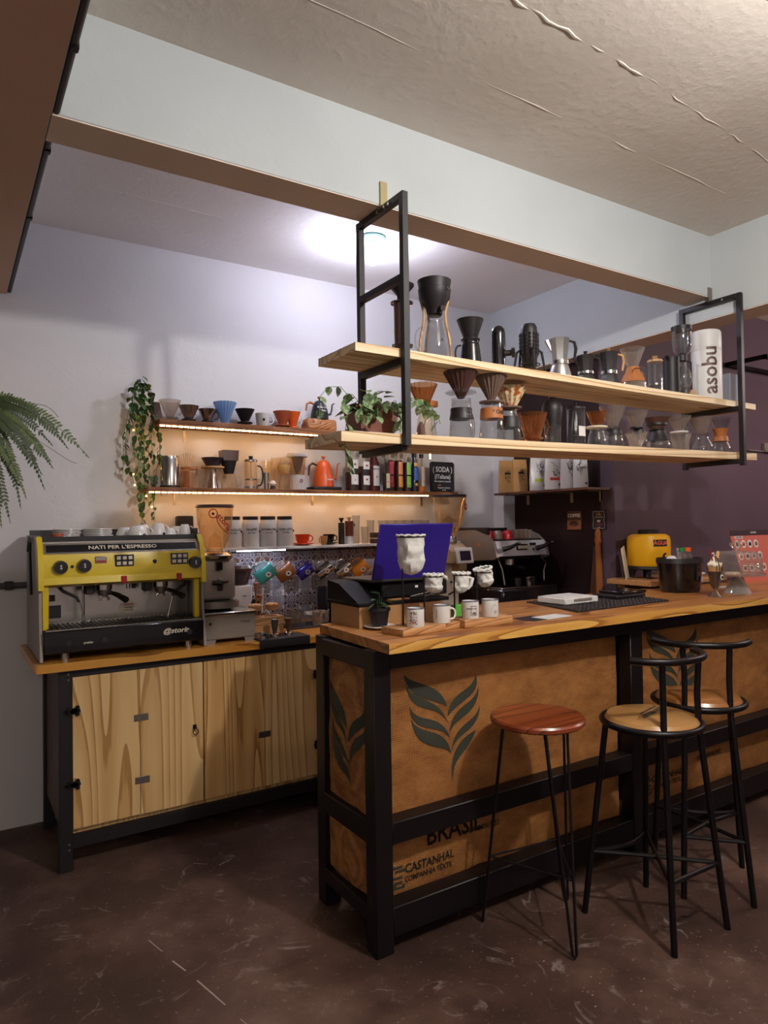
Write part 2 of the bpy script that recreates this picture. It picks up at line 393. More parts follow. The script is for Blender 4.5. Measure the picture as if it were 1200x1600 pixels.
b = B(); b.box(-.10, .262, -3.2, YW+.02, SZ, CZB+.05, bev=.004); struct('trim_3', b, HEADW)
b = B(); b.box(-.098, .258, -3.2, YW, SZ-.0025, SZ+.01); struct('soffit_shade_4', b, SOFFD)  # sheet with the left beam's underside shade in its colour
# ceiling plaster ridges
b = B()
for (x0, y0, x1, y1, wd) in ((1.0, 1.46, 2.05, 1.50, .009), (2.05, 1.5, 3.4, 1.62, .004), (.6, 1.78, 3.3, 1.86, .004), (1.9, 1.06, 2.9, 1.16, .007)):
    n = 26
    i = 0
    while i < n-2:
        k = rnd.randint(2, 7); pts = [(x0+(x1-x0)*j/n, y0+(y1-y0)*j/n+rnd.uniform(-.006, .006), CZF+wd*.3) for j in range(i, min(n, i+k)+1)]
        rr = [wd*rnd.uniform(.5, .9)*sin(pi*(.08+.84*q/(len(pts)-1)))**.6 for q in range(len(pts))]
        b.tube(pts, rr, 6); i += k+rnd.randint(0, 2)
struct('ceiling_ridges', b, CEILM, True)
b = B()
for (x0, y0, x1, y1, wd) in ((1.2, 2.95, 2.9, 3.0, .004), (.6, 3.4, 1.2, 3.42, .003)):
    pts = [(x0+(x1-x0)*i/20, y0+(y1-y0)*i/20+rnd.uniform(-.004, .004), CZB) for i in range(21)]
    b.tube(pts, [wd*rnd.uniform(.3, 1) for _ in pts], 6)
struct('ceiling_back_ridges', b, CEILB, True)
# right wall: white header over an opening, pilaster in the corner, dark brown wall under it
XD = 3.62
b = B(); b.box(XR, XR+.19, -3.2, YW+.15, 2.597, CZB+.1, bev=.004); struct('wall_right', b, HEADW)
b = B(); b.box(XR+.003, XR+.187, -3.2, YW-.12, 2.5945, 2.61); struct('soffit_shade_5', b, SOFF)  # header underside sheet, shade painted as tan
b = B(); b.box(XR, XR+.19, 3.865, YW+.15, 0, 2.597); struct('wall_right_pilaster', b, WHITE)
b = B(); b.box(XD, XD+.10, 2.96, 3.87, 0, 2.597); struct('wall_right_lower', b, DARKB)
b = B(); b.box(XD-.004, 6.9, 2.94, 3.05, 0, 3.2); ws = struct('wall_side_room', b, PURP)
b = B(); b.box(6.8, 6.9, -3.2, 3.05, 0, 3.2); struct('wall_side_room_right', b, PURP)
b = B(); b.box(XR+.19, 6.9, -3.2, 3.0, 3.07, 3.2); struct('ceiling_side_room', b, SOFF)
b = B(); b.box(-3.2, -3.1, -3.2, 4.1, 0, 3.2); struct('wall_left', b, WHITE)
b = B(); b.box(-3.2, 6.9, -3.2, -3.1, 0, 3.2); struct('wall_front', b, WHITE)
# conduit along the left beam
t = T('ceiling_conduit', 'dark grey conduit clipped along the edge of the brown-shaded beam at upper left', 'pipe', (.272, 0, 0))
B().tube([(0, -.5, SZ+.012), (0, 3.97, SZ+.012)], .011, 10).obj('pipe', BLKM, t)
for y in (1.3, 1.86, 2.42, 2.98): B().box(-.006, .013, y-.012, y+.012, SZ-.002, SZ+.022, bev=.002).obj('clip', BLK, t)
t = T('wall_conduit', 'dark horizontal conduit on the white wall left of the yellow espresso machine', 'pipe', (0, YW-.018, 1.222))
B().tube([(-1.5, 0, 0), (.9, 0, 0)], .016, 10).obj('pipe', plain('pipe_grey', '4a4044', .5), t)
for x in (.265, -.5): B().box(x-.02, x+.02, -.02, .018, -.02, .022, bev=.003).obj('clip', BLKM, t)
# side room metal rack on purple wall
t = T('wall_rack', 'thin black metal rack bar high on the purple wall at the right edge', 'rack', (4.88, 2.94, 2.67))
B().box(0, .9, -.022, 0, -.03, 0).obj('bar', BLK, t); B().box(0, .9, -.30, -.28, -.03, 0).obj('bar', BLK, t)
for x in (0, .88): B().box(x, x+.022, -.3, 0, -.03, 0).obj('arm', BLK, t)
t = T('power_outlet', 'small grey outlet box on the purple wall at the right edge', 'outlet', (5.39, 2.94, 2.06))
B().box(-.05, .05, -.03, 0, -.035, .035, bev=.004).obj('outlet_box', GREY, t); B().tube([(-.25, -.012, -.03), (-.05, -.012, -.03)], .006, 6).obj('lead', GREY, t)
# bulb
t = T('ceiling_bulb', 'lit white bulb in a teal ceiling holder above the hanging shelf frame', 'lamp', (2.0, 3.235, CZB))
B().lathe([(0, 0), (.072, 0), (.074, -.010), (.064, -.020), (.03, -.024), (0, -.024)], n=28).obj('holder_plate', plain('teal_plastic', '5f8f8c', .5), t)
B().lathe([(0, -.02), (.024, -.024), (.022, -.062), (0, -.062)], n=20).obj('socket', WHTP, t)
B().lathe([(0, -.06), (.015, -.06), (.022, -.078), (.034, -.10), (.036, -.12), (.026, -.146), (0, -.158)], n=20).obj('bulb', emit('bulb_glow', 'e6e8ff', BULB_STRENGTH), t)

# ------------------------------------------------------------------ bar
def wob(x, z, s=0): return .006*noise.noise(Vector((x*3.1+s, z*4.3, s)))+.004*noise.noise(Vector((x*9, z*11, s+4)))
def burlap_panel(parent, x0, x1, z0, z1, y, seed, bulge=.012, nx=34, nz=22, ragged=0):
    b = B(); V = []
    for j in range(nz+1):
        row = []
        for i in range(nx+1):
            u, v = i/nx, j/nz; x = x0+(x1-x0)*u; z = z0+(z1-z0)*v
            yy = y-wob(x, z, seed)-bulge*sin(pi*u)*sin(pi*v)**.7
            if j == 0 and ragged: z += ragged*noise.noise(Vector((x*7, seed, 0)))
            row.append(b.bm.verts.new((x, yy, z)))
        V.append(row)
    for j in range(nz):
        for i in range(nx): b.bm.faces.new((V[j][i], V[j][i+1], V[j+1][i+1], V[j+1][i]))
    r = bmesh.ops.extrude_face_region(b.bm, geom=list(b.bm.faces))
    bmesh.ops.translate(b.bm, vec=(0, .006, 0), verts=[v for v in r['geom'] if isinstance(v, bmesh.types.BMVert)])
    return b.obj('burlap_panel', BURLAP, parent)
def conf_fn(x0, x1, z0, z1, y, seed, bulge=.012, off=.0022):
    def f(p):
        u = min(1, max(0, (p.x-x0)/(x1-x0))); v = min(1, max(0, (p.z-z0)/(z1-z0)))
        return Vector((p.x, y-wob(p.x, p.z, seed)-bulge*sin(pi*u)*sin(pi*v)**.7-off, p.z))
    return f
def bez(p, n=14):
    out = []
    for i in range(n+1):
        t = i/n; a = [Vector(q) for q in p]
        while len(a) > 1: a = [a[k].lerp(a[k+1], t) for k in range(len(a)-1)]
        out.append(a[0])
    return out
# print lobes traced on a unit frame (x right, z down, 180 x 200 units)
LOBES = [([(31, 10), (40, 28), (82, 28), (95, 50), (98, 68)], [(31, 10), (34, 44), (62, 52), (80, 54), (98, 68)]),
         ([(33, 24), (40, 50), (70, 50), (90, 62), (102, 98)], [(33, 24), (38, 74), (72, 60), (92, 72), (102, 98)]),
         ([(37, 54), (44, 88), (80, 74), (97, 92), (105, 122)], [(39, 66), (46, 102), (80, 90), (99, 104), (105, 122)]),
         ([(40, 76), (50, 104), (88, 96), (100, 116), (106, 142)], [(40, 76), (44, 122), (78, 124), (98, 126), (106, 142)]),
         ([(149, 26), (140, 52), (116, 44), (101, 60), (99, 84)], [(149, 26), (156, 62), (126, 60), (108, 72), (99, 84)]),
         ([(152, 44), (146, 76), (118, 64), (104, 82), (102, 110)], [(152, 44), (154, 88), (128, 84), (108, 92), (102, 110)]),
         ([(155, 74), (150, 98), (128, 92), (107, 108), (106, 136)], [(155, 74), (156, 110), (126, 110), (112, 118), (106, 136)]),
         ([(147, 112), (122, 118), (106, 134), (103, 160), (107, 182)], [(147, 112), (136, 146), (112, 142), (108, 162), (107, 182)])]
def leaf_print(parent, conf, X0, Z0, k, kz=None, clip=None, mirror=False):
    kz = kz or k; b = B()
    for A, C in LOBES:
        pa, pc = bez([(x, z, 0) for x, z in A], 18), bez([(x, z, 0) for x, z in C], 18); prev = None
        for q, s_ in zip(pa, pc):
            fx = lambda v: X0+(180-v.x if mirror else v.x)*k
            P = [Vector((fx(v), 0, Z0-v.y*kz)) for v in (q, (q*3+s_)/4, (q+s_)/2, (q+s_*3)/4, s_)]
            if clip: P = [Vector((min(max(p.x, clip[0]), clip[1]), 0, min(max(p.z, clip[2]), clip[3]))) for p in P]
            vs = [b.bm.verts.new(conf(p)) for p in P]
            if prev:
                for i in range(4):
                    try: b.bm.faces.new((prev[i], prev[i+1], vs[i+1], vs[i]))
                    except ValueError: pass
            prev = vs
    return b.obj('leaf_print', PRINT, parent, sm=False)

bar = T('bar_counter', 'long black timber framed bar clad in printed coffee sacking', 'bar counter', (0, 0, 0))
YF = 2.055
for x0, x1, y0 in ((1.25, 1.322, YF), (2.615, 2.70, YF), (4.0, 4.08, YF), (4.55, 4.63, YF), (1.262, 1.33, 2.455), (2.62, 2.69, 2.455), (4.0, 4.07, 2.455), (4.55, 4.62, 2.455)):
    B().box(x0, x1, y0, y0+.068, 0, 1.062, bev=.003).obj('post', BLK, bar)
B().box(1.323, 4.549, YF+.004, YF+.05, .99, 1.062, bev=.003).obj('top_rail', BLK, bar)
B().box(1.335, 4.545, 2.46, 2.51, .99, 1.06, bev=.003).obj('top_rail', BLK, bar)
for x0, x1 in ((1.322, 2.615), (2.70, 4.0), (4.08, 4.55)):
    B().box(x0, x1, YF+.002, YF+.075, .375, .452, bev=.003).obj('rail', BLK, bar)
    B().box(x0, x1, YF+.002, YF+.075, .055, .157, bev=.003).obj('rail', BLK, bar)
for z0, z1 in ((.375, .452), (.10, .157), (.99, 1.055)):
    B().box(1.254, 1.32, YF+.068, 2.455, z0, z1, bev=.003).obj('side_rail', BLK, bar)
    B().box(4.56, 4.62, YF+.068, 2.455, z0, z1, bev=.003).obj('side_rail', BLK, bar)
B().box(1.34, 4.54, 2.42, 2.44, .05, 1.05).obj('back_board', plain('bar_inside', '2a1a12', .7), bar)
YB = YF+.085
PAN = [(1.322, 2.615, .452, 1.0, YB, 1), (1.322, 2.615, .157, .375, YB, 2), (2.70, 4.0, .452, 1.0, YB, 3), (2.70, 4.0, .157, .375, YB, 4), (4.08, 4.55, .452, 1.0, YB, 5), (4.08, 4.55, .157, .375, YB, 6)]
for p in PAN: burlap_panel(bar, p[0]-.004, p[1]+.004, p[2]-.01, p[3]+.01, p[4], p[5], ragged=.012)
c1 = conf_fn(1.318, 2.619, .442, 1.01, YB, 1); c2 = conf_fn(1.318, 2.619, .147, .385, YB, 2)
c3 = conf_fn(2.696, 4.004, .442, 1.01, YB, 3); c4 = conf_fn(2.696, 4.004, .147, .385, YB, 4)
leaf_print(bar, c1, 1.345, .972, .00285, .00255)
leaf_print(bar, c3, 2.72, 1.03, .0034, .00270)
text('BRASIL', .098, PRINTK, bar, (1.655, YB-.02, .325), conf=c2, sx=.92, name='brasil_print').data.transform(Matrix.Scale(1, 4))
def sack_mark(cx, cz, cf, s=1):
    text('CASTANHAL', .052*s, PRINT, bar, (cx+.04*s, YB-.02, cz), conf=cf, sx=.85, name='sack_print')
    text('COMPANHIA TÊXTIL', .034*s, PRINT, bar, (cx+.035*s, YB-.02, cz-.042*s), conf=cf, sx=.78, name='sack_print')
    b = B()
    for (a, c, d, e) in ((-.16, -.10, .012, .022), (-.16, -.148, -.03, .022), (-.16, -.10, -.03, -.02), (-.135, -.085, -.004, .006), (-.16, -.148, -.07, -.045), (-.14, -.10, -.052, -.042), (-.14, -.128, -.07, -.042), (-.14, -.10, -.072, -.062), (-.10, -.088, -.072, -.055)):
        for q in range(1):
            P = [Vector((cx+x*s, 0, cz+z*s)) for x, z in ((a, d), (c, d), (c, e), (a, e))]
            b.quad(*[cf(p) for p in P])
    b.obj('sack_emblem', PRINT, bar, sm=False)
sack_mark(1.50, .233, c2, .9); sack_mark(2.93, .262, c4, .9)
text('100% CARBON FREE', .03, PRINT, bar, (3.30, YB-.02, .30), conf=c4, sx=.8, name='sack_print')
text('CARBON FREE', .03, PRINT, bar, (1.80, YB-.02, .30), conf=c2, sx=.8, name='sack_print')
# side cladding (left end), built along Y
def side_panel(z0, z1, y0, y1, seed, bulge):
    b = B(); V = []; nx, nz = 16, 20
    for j in range(nz+1):
        row = []
        for i in range(nx+1):
            u, v = i/nx, j/nz; y = y0+(y1-y0)*u; z = z0+(z1-z0)*v
            flare = .03*max(0, u-.6)*max(0, .35-v)*8
            x = 1.285-wob(y*2, z, seed)*1.3-bulge*sin(pi*u)*sin(pi*v)**.6
            row.append(b.bm.verts.new((x, y+flare*.3, z+(.012*sin(u*9+seed) if j == 0 else 0))))
        V.append(row)
    for j in range(nz):
        for i in range(nx): b.bm.faces.new((V[j][i], V[j][i+1], V[j+1][i+1], V[j+1][i]))
    r = bmesh.ops.extrude_face_region(b.bm, geom=list(b.bm.faces))
    bmesh.ops.translate(b.bm, vec=(.006, 0, 0), verts=[v for v in r['geom'] if isinstance(v, bmesh.types.BMVert)])
    b.obj('burlap_side', BURLAP, bar)
side_panel(.44, 1.0, 2.118, 2.46, 11, .016); side_panel(.15, .38, 2.118, 2.46, 12, .018)
b = B()
for A, C in LOBES[:6]:
    pa, pc = bez([(x, z, 0) for x, z in A], 14), bez([(x, z, 0) for x, z in C], 14); prev = None
    for q, s_ in zip(pa, pc):
        vs = []
        for v in (q, (q+s_)/2, s_):
            y = 2.44-(v.x-30)*.0024; z = .93-v.y*.0029; u, vv = (y-2.118)/.342, (z-.44)/.56
            vs.append(b.bm.verts.new((1.285-wob(y*2, z, 11)*1.3-.016*sin(pi*min(1, max(0, u)))*sin(pi*min(1, max(0, vv)))**.6-.003, y, z)))
        if prev:
            for i in range(2): b.bm.faces.new((prev[i], prev[i+1], vs[i+1], vs[i]))
        prev = vs
b.obj('leaf_print', PRINT, bar, sm=False)
wt = tag(B().prism([(1.262, 1.97), (4.66, 1.97), (4.66, 2.68), (2.0, 2.66), (1.292, 2.54)], 1.063, 1.098, 'XY').obj('bar_worktop', BARTOP), 'long glued pine worktop lying on the sack covered bar', 'worktop')
fe = wood('pine_edge', 'd8a758', 'c68f42', '9a6428', 'X', 10, 10, rough=.4, coat=.2)
e = B().prism([(1.2615, 1.9685), (4.66, 1.9685), (4.66, 1.972), (1.2625, 1.972)], 1.0632, 1.0978, 'XY').obj('front_edge', fe, wt)
tag(e, 'lighter yellow pine front edge')

# ------------------------------------------------------------------ back counter cabinet
cab = T('back_counter', 'black steel framed cabinet with pine plank doors under the espresso machines', 'cabinet', (0, 0, 0))
Y0 = 3.33; YBK = 3.93
for x in (.412, 1.70, 3.40):
    B().box(x, x+.055, Y0, Y0+.05, 0, .882, bev=.002).obj('leg', BLKM, cab); B().box(x, x+.05, YBK-.05, YBK, 0, .882, bev=.002).obj('leg', BLKM, cab)
for x0, x1 in ((.467, 1.70), (1.755, 3.40)):
    B().box(x0, x1, Y0+.003, Y0+.05, .848, .882, bev=.001).obj('top_bar', BLKM, cab); B().box(x0, x1, Y0+.003, Y0+.05, .095, .152, bev=.001).obj('bottom_bar', BLKM, cab)
B().box(.467, 3.40, Y0+.03, YBK, .152, .168).obj('cabinet_floor', PINE_D, cab)
B().box(.425, .44, Y0+.055, YBK-.05, .17, .875).obj('side_board', BLOCK, cab)
B().box(.45, .465, Y0+.02, Y0+.03, .152, .174).obj('sill', PINE_C, cab)
B().box(.47, 3.40, YBK-.02, YBK, .17, .88).obj('back_board', BLOCK, cab)
def door(x0, x1, seam, M1, M2):
    d = B().box(x0, seam-.0008, Y0+.004, Y0+.024, .178, .846, bev=.0012).obj('door', M1, cab)
    B().box(seam+.0008, x1, Y0+.005, Y0+.024, .176, .846, bev=.0012).obj('plank', M2, d)
    return d
pa = wood('pine_door_c', 'e2bf86', 'd3aa72', 'b68b54', 'Z', 6, 12, rough=.45, coat=.1, off=8.1); pb = wood('pine_door_d', 'dab278', 'c89a5e', 'a0713c', 'Z', 9, 15, rough=.45, coat=.1, off=5.2)
d1 = door(.469, 1.054, .757, PINE_D2, pa); d2 = door(1.060, 1.698, 1.372, pb, pa); d3 = door(1.757, 2.55, 2.15, PINE_D, pb); d4 = door(2.556, 3.398, 2.95, PINE_D2, pa)
def hinge(d, x, z, s=1):
    b = B()
    for dx, dz, r in ((-.018, .012, .009), (-.018, -.012, .009), (.018, .014, .010), (.018, -.014, .010), (0, 0, .013), (.006, 0, .014), (-.032, 0, .008)):
        b.prism([(x+s*dx+r*cos(tau*k/7), z+dz+r*sin(tau*k/7)) for k in range(7)], Y0-.004, Y0+.004)
    b.box(x-.03, x+.03, Y0-.004, Y0+.003, z-.006, z+.006); b.obj('hinge', BLK, d)
for z in (.375, .698): hinge(d1, .470, z)
for z in (.335, .71): hinge(d2, 1.682, z, -1)
def plate(d, x, z, nm='joining_plate'):
    p = B().box(x-.033, x+.033, Y0+.0015, Y0+.004, z-.016, z+.016, bev=.001).obj(nm, STEELB, d)
    b = B()
    for dx in (-.026, -.011, .011, .026): b.cyl((x+dx, Y0+.0016, z+(.01 if abs(dx) > .02 else 0)), (x+dx, Y0-.0008, z+(.01 if abs(dx) > .02 else 0)), .0028, n=8)
    b.obj('screw', STEEL, p); return p
plate(d1, .762, .624); plate(d1, .766, .335); plate(d2, 1.372, .441)
b = B(); b.cyl((1.012, Y0+.004, .535), (1.012, Y0-.006, .535), .008); b.box(1.003, 1.021, Y0-.001, Y0+.004, .527, .55, bev=.002)
b.tube([(1.014+.0125*cos(a), Y0-.008, .517+.0145*sin(a)) for a in [tau*k/16 for k in range(16)]], .0024, 6, closed=True); b.obj('ring_handle', BLK, d1)
for z in (.862, .838, .118, .095): B().cyl((.452, Y0+.001, z), (.452, Y0-.002, z), .0045, n=8).obj('bolt', STEEL, cab)
def rounded(x0, x1, y0, y1, r):
    P = []
    for cx, cy, a in ((x0+r, y0+r, pi), (x1-.01, y0+.01, 1.5*pi), (x1-.01, y1-.01, 0), (x0+.01, y1-.01, .5*pi)):
        rr = r if (cx == x0+r) else .01
        P += [(cx+rr*cos(a+pi/2*k/4), cy+rr*sin(a+pi/2*k/4)) for k in range(5)]
    return P
cw = tag(B().prism(rounded(.315, 3.50, 3.298, 3.965, .022), .883, .92, 'XY').obj('counter_worktop', PINE_C), 'varnished pine worktop under the yellow espresso machine', 'worktop')
CZ = .92

# ------------------------------------------------------------------ tiled backsplash
def tile_mat(i, cols, p):
    m, n, l, b = nt('tile_pattern'); tc = n.new('ShaderNodeTexCoord'); sp = n.new('ShaderNodeSeparateXYZ'); l.new(tc.outputs['Object'], sp.inputs[0])
    def M(op, a, c=None, d=None):
        q = n.new('ShaderNodeMath'); q.operation = op
        for k, v in enumerate((a, c, d)):
            if v is None: continue
            if isinstance(v, (int, float)): q.inputs[k].default_value = v
            else: l.new(v, q.inputs[k])
        return q.outputs[0]
    x, z = sp.outputs['X'], sp.outputs['Z']
    r = M('SQRT', M('ADD', M('MULTIPLY', x, x), M('MULTIPLY', z, z))); a = M('ARCTAN2', z, x)
    f = M('ADD', M('MULTIPLY', r, p[0]*1.5), M('MULTIPLY', M('COSINE', M('MULTIPLY', a, p[1])), p[2]))
    d = M('ADD', M('ABSOLUTE', x), M('ABSOLUTE', z)); f2 = M('ADD', f, M('MULTIPLY', M('SINE', M('MULTIPLY', d, p[3])), p[4]))
    fr = M('FRACT', f2); q = ramp(n, [(0, cols[0]), (.16, cols[1]), (.40, cols[2]), (.54, cols[0]), (.68, cols[3]), (.84, cols[1])], 'CONSTANT')
    l.new(fr, q.inputs[0]); l.new(q.outputs[0], b.inputs['Base Color']); setp(b, Roughness=.3, Coat_Weight=.3); return m
TM = [tile_mat(0, ('cfc4c0', '1c1620', 'b8702a', 'a894a0'), (30, 4, .35, 70, .3)), tile_mat(1, ('c8bcbc', '2c2450', '1d161c', 'b49aa0'), (24, 8, .3, 60, .4)),
      tile_mat(2, ('b8a8a6', '1f161c', 'd8ccc8', '7a4028'), (24, 4, .6, 60, .5)), tile_mat(3, ('ddd8d2', '39336a', 'd8d2cc', '6a6490'), (26, 8, .5, 120, .3)),
      tile_mat(4, ('c9c0ba', '241c20', '8a5a40', '241c20'), (34, 6, .4, 95, .35)), tile_mat(5, ('c4b8ba', '241a22', 'd0c4c4', '4a3868'), (17, 4, .9, 50, .2))]
ts = .096
base = []
for mt in TM:
    b = B(); b.box(-ts/2+.001, ts/2-.001, -.006, 0, -ts/2+.001, ts/2-.001, bev=.0012); o = b.obj('tile', mt, wb, sm=False); base.append(o)
k = 0
for j in range(5):
    for i in range(20):
        q = (i*3+j*5+(i*j) % 4) % 6
        src = base[q]
        if k < 6: o = base[k]
        else: o = src.copy(); COL.objects.link(o); o.parent = wb
        o.location = (1.20+ts*(i+.5), YW-.001, CZ+ts*(j+.5)-.02)
        o.rotation_euler = (0, (i+j) % 2*pi/2, 0); k += 1
tag(B().box(1.18, 1.199, YW-.009, YW, CZ, 1.375).box(3.121, 3.14, YW-.009, YW, CZ, 1.375).obj('tile_trim', WHTP), 'white edging strips at both ends of the patterned wall tiles', 'trim', kind='structure')

# ------------------------------------------------------------------ wall shelves with LED strips
ZBU, ZBL, ZW = 2.098, 1.725, 1.385
def wall_shelf(label, x0, x1, y0, z, th, mat, strip=True, tilt=0):
    t = T('wall_shelf', label, 'shelf', (x0, 0, z))
    M = Matrix.Rotation(-tilt, 4, 'Y')
    b = B(); b.box(0, x1-x0, y0, YW, -th, 0, bev=.002); b.obj('board', mat, t)
    for x in (.18, (x1-x0)*.5, x1-x0-.2): B().box(x, x+.015, YW-.10, YW, -th-.004, -th).box(x, x+.015, YW-.004, YW, -th-.07, -th).obj('bracket', STEELB, t)
    return t
sh1 = wall_shelf('upper warm wooden wall shelf holding the coffee drippers', .975, 2.95, 3.80, ZBU, .03, WSHELF)
sh2 = wall_shelf('lower warm wooden wall shelf holding the syrup bottles', .915, 3.03, 3.80, ZBL, .022, WSHELF)
sh3 = wall_shelf('white wall shelf holding the labelled jars', 1.02, 3.0, 3.745, ZW, .016, WHTP)
WARM = emit('strip_glow', 'ffc27a', STRIP_STRENGTH)
def led(label, x0, x1, z):
    t = T('light_strip', label, 'light strip', (x0, 3.815, z))
    B().box(0, x1-x0, -.004, .008, -.0035, 0).obj('tape', WHTP, t)
    b = B(); n = int((x1-x0)/.0333)
    for i in range(n): b.box(i*.0333+.004, i*.0333+.027, -.003, .007, -.009, -.0036)
    b.obj('diode', WARM, t)
led('glowing warm strip under the upper wall shelf', .98, 1.965, ZBU-.0301)
led('glowing warm strip under the lower wall shelf', .92, 2.80, ZBL-.0221)
t = T('light_strip', 'short vertical glowing strip hanging beside the chalkboard', 'light strip', (2.80, 3.815, 1.95)); B().box(-.004, .004, 0, .003, 0, .10).obj('tape', WHTP, t); B().box(-.004, .004, -.004, 0, 0, .10).obj('diode', WARM, t)
t = T('light_strip', 'cold white strip under the white jar shelf', 'light strip', (1.42, 3.83, ZW-.0161)); B().box(0, .30, -.01, .01, -.004, 0).obj('tape', WHTP, t)
B().box(0, .30, -.008, .008, -.012, -.0041).obj('diode', emit('cold_glow', 'e4ecff', 22), t)

# ------------------------------------------------------------------ hanging shelf
ZT = lambda x: 2.139-(x-1.22)*.005
ZL = lambda x: 1.832+(x-1.589)*.0132
def frame(x, zt, y0, y1, lb):
    f = T('shelf_hanger', lb, 'hanger', (0, 0, 0))
    B().box(x-.0125, x+.0125, y0, y0+.025, 1.785, zt, bev=.001).obj('post', BLKM, f)
    B().box(x-.0125, x+.0125, y1-.025, y1, 1.785, zt, bev=.001).obj('post', BLKM, f)
    for z in (zt-.025,)+((zt-.322,) if x < 2 else ())+(ZT(x)-.057, ZL(x)-.062): B().box(x-.0125, x+.0125, y0+.025, y1-.025, z, z+.025, bev=.001).obj('crossbar', BLKM, f)
    return f
f1 = frame(1.40, 2.708, 2.035, 2.37, 'left black steel hanging frame with rungs, carrying the pine boards'); f2 = frame(3.49, 2.685, 2.005, 2.36, 'right black steel hanging frame, carrying the pine boards near the wall')
b = B(); b.box(1.385, 1.415, 2.176, 2.184, 2.70, 2.80); b.box(1.385, 1.415, 2.176, 2.20, 2.698, 2.703); b.obj('beam_bracket', plain('brass', 'a3946a', .5, .2), f1)
b = B(); b.box(3.475, 3.505, 2.176, 2.184, 2.68, 2.76); b.obj('beam_bracket', STEELB, f2)
for y in (2.12, 2.15, 2.20): B().cyl((1.387, y, 2.69), (1.380, y, 2.69), .006, n=8).obj('bolt', STEEL, f1)
B().cyl((3.477, 2.10, 2.67), (3.47, 2.10, 2.67), .006, n=8).obj('bolt', STEEL, f2)
def plank(x0, x1, y0, y1, zf, th, mat, lb):
    P = [(x0, zf(x0)-th), (x1, zf(x1)-th), (x1, zf(x1)), (x0, zf(x0))]
    return tag(B().prism(P, y0, y1).obj('hanging_shelf', mat, sm=False), lb, 'shelf')
plank(1.20, 3.70, 2.062, 2.345, ZT, .030, PINE_S, 'upper pale pine hanging board under the moka pots'); plank(1.14, 3.70, 2.062, 2.345, ZL, .036, wood('pine_shelf_b', 'ead2ae', 'dabb90', 'b48a58', 'X', 8, 22, off=4.4), 'lower pale pine hanging board with the planter on its left end')

# ------------------------------------------------------------------ stools
def hairpin():
    t = T('bar_stool', 'round red-brown wooden stool on thin black hairpin legs', 'stool', (1.865, 1.89, 0))
    B().lathe([(0, .757), (.168, .757), (.175, .763), (.175, .775), (.169, .782), (0, .782)], n=40).obj('seat', SEATW, t)
    feet = [(-.158, .144), (-.048, -.206), (.200, .064)]; a = []
    for fx, fy in feet:
        r = sqrt(fx*fx+fy*fy); ux, uy = fx/r, fy/r; tx, ty = -uy, ux
        top1 = Vector((ux*.125+tx*.045, uy*.125+ty*.045, .757)); top2 = Vector((ux*.125-tx*.045, uy*.125-ty*.045, .757)); ft = Vector((fx, fy, .006))
        b = B(); b.tube([top1, ft+Vector((tx, ty, 0))*.008+Vector((0, 0, .01)), ft, ft-Vector((tx, ty, 0))*.008+Vector((0, 0, .01)), top2], .0052, 8)
        b.box(ux*.125-.03, ux*.125+.03, uy*.125-.03, uy*.125+.03, .754, .757); b.obj('hairpin_leg', BLK, t)
        a.append(top1.lerp(ft, .67))
    for i in range(3): B().cyl(a[i], a[(i+1) % 3], .004, n=8).obj('brace', BLK, t)
    return t
hairpin()
def tub_stool(label, loc, rz, feet, seat):
    """feet: list of 4 local xy; front pair first (toward the bar), rear pair carries the back rail"""
    t = T('bar_stool', label, 'stool', loc, rz, None)
    B().lathe([(0, .735), (.165, .735), (.172, .748), (.16, .765), (.10, .777), (0, .781)], n=40).obj('seat', seat, t)
    B().tube([(.178*cos(tau*k/40), .178*sin(tau*k/40), .742) for k in range(40)], .0125, 10, closed=True).obj('seat_ring', CHAIRT, t)
    B().lathe([(0, .725), (.17, .725), (.17, .735), (0, .735)], n=32).obj('seat_base', BLKM, t)
    legs = []
    for i, (x, y) in enumerate(feet):
        r = sqrt(x*x+y*y); k = .165/r; top = Vector((x*k, y*k, .742))
        if i < 2: P = [top, Vector((x, y, 0))]
        else: P = [Vector((x*k*1.05, y*k*1.02, .995)), Vector((x*k*.98, y*k*.98, .86)), top*1, Vector((x, y, 0))]; P[2].z = .742
        B().tube(P, .0115, 10).obj('leg', CHAIRT, t); legs.append((top, Vector((x, y, 0))))
    R = [a.lerp(c, .68) for a, c in legs]
    B().cyl(R[2], R[3], .009, n=8).obj('footrest', CHAIRT, t)
    for i, j in ((0, 1), (1, 2), (3, 0)):
        m_ = (R[i]+R[j])/2; c_ = Vector((0, 0, m_.z)); q = m_.lerp(c_, .38)
        pts = bez([R[i], q, q, R[j]], 10); B().tube(pts, .0085, 8).obj('curved_brace', CHAIRT, t)
    a2 = atan2(feet[2][1], feet[2][0]); a3 = atan2(feet[3][1], feet[3][0])
    if a3 < a2: a3 += tau
    am = (a2+a3)/2; sp = 1.28
    B().tube([(.178*cos(am-sp+2*sp*i/18)*(1+.10*abs(i-9)/9), .178*sin(am-sp+2*sp*i/18)*(1+.10*abs(i-9)/9), 1.0) for i in range(19)], .0135, 10).obj('back_rail', CHAIRT, t)
    return t
st2 = tub_stool('black tube stool with curved back rail, nearer of the two, coffee sack seat', (2.262, 1.69, 0), 0, [(-.19, .175), (.165, .165), (.158, -.19), (-.147, -.183)][:2]+[(-.147, -.183), (.158, -.19)], VINYL)
text('CARBON FREE', .035, PRINT, st2, (-.02, -.02, .7815), (0, 0, .25), sx=.9, name='seat_print'); text('www.castanhal.com', .018, PRINT, st2, (-.0, .015, .7812), (0, 0, .25), name='seat_print')
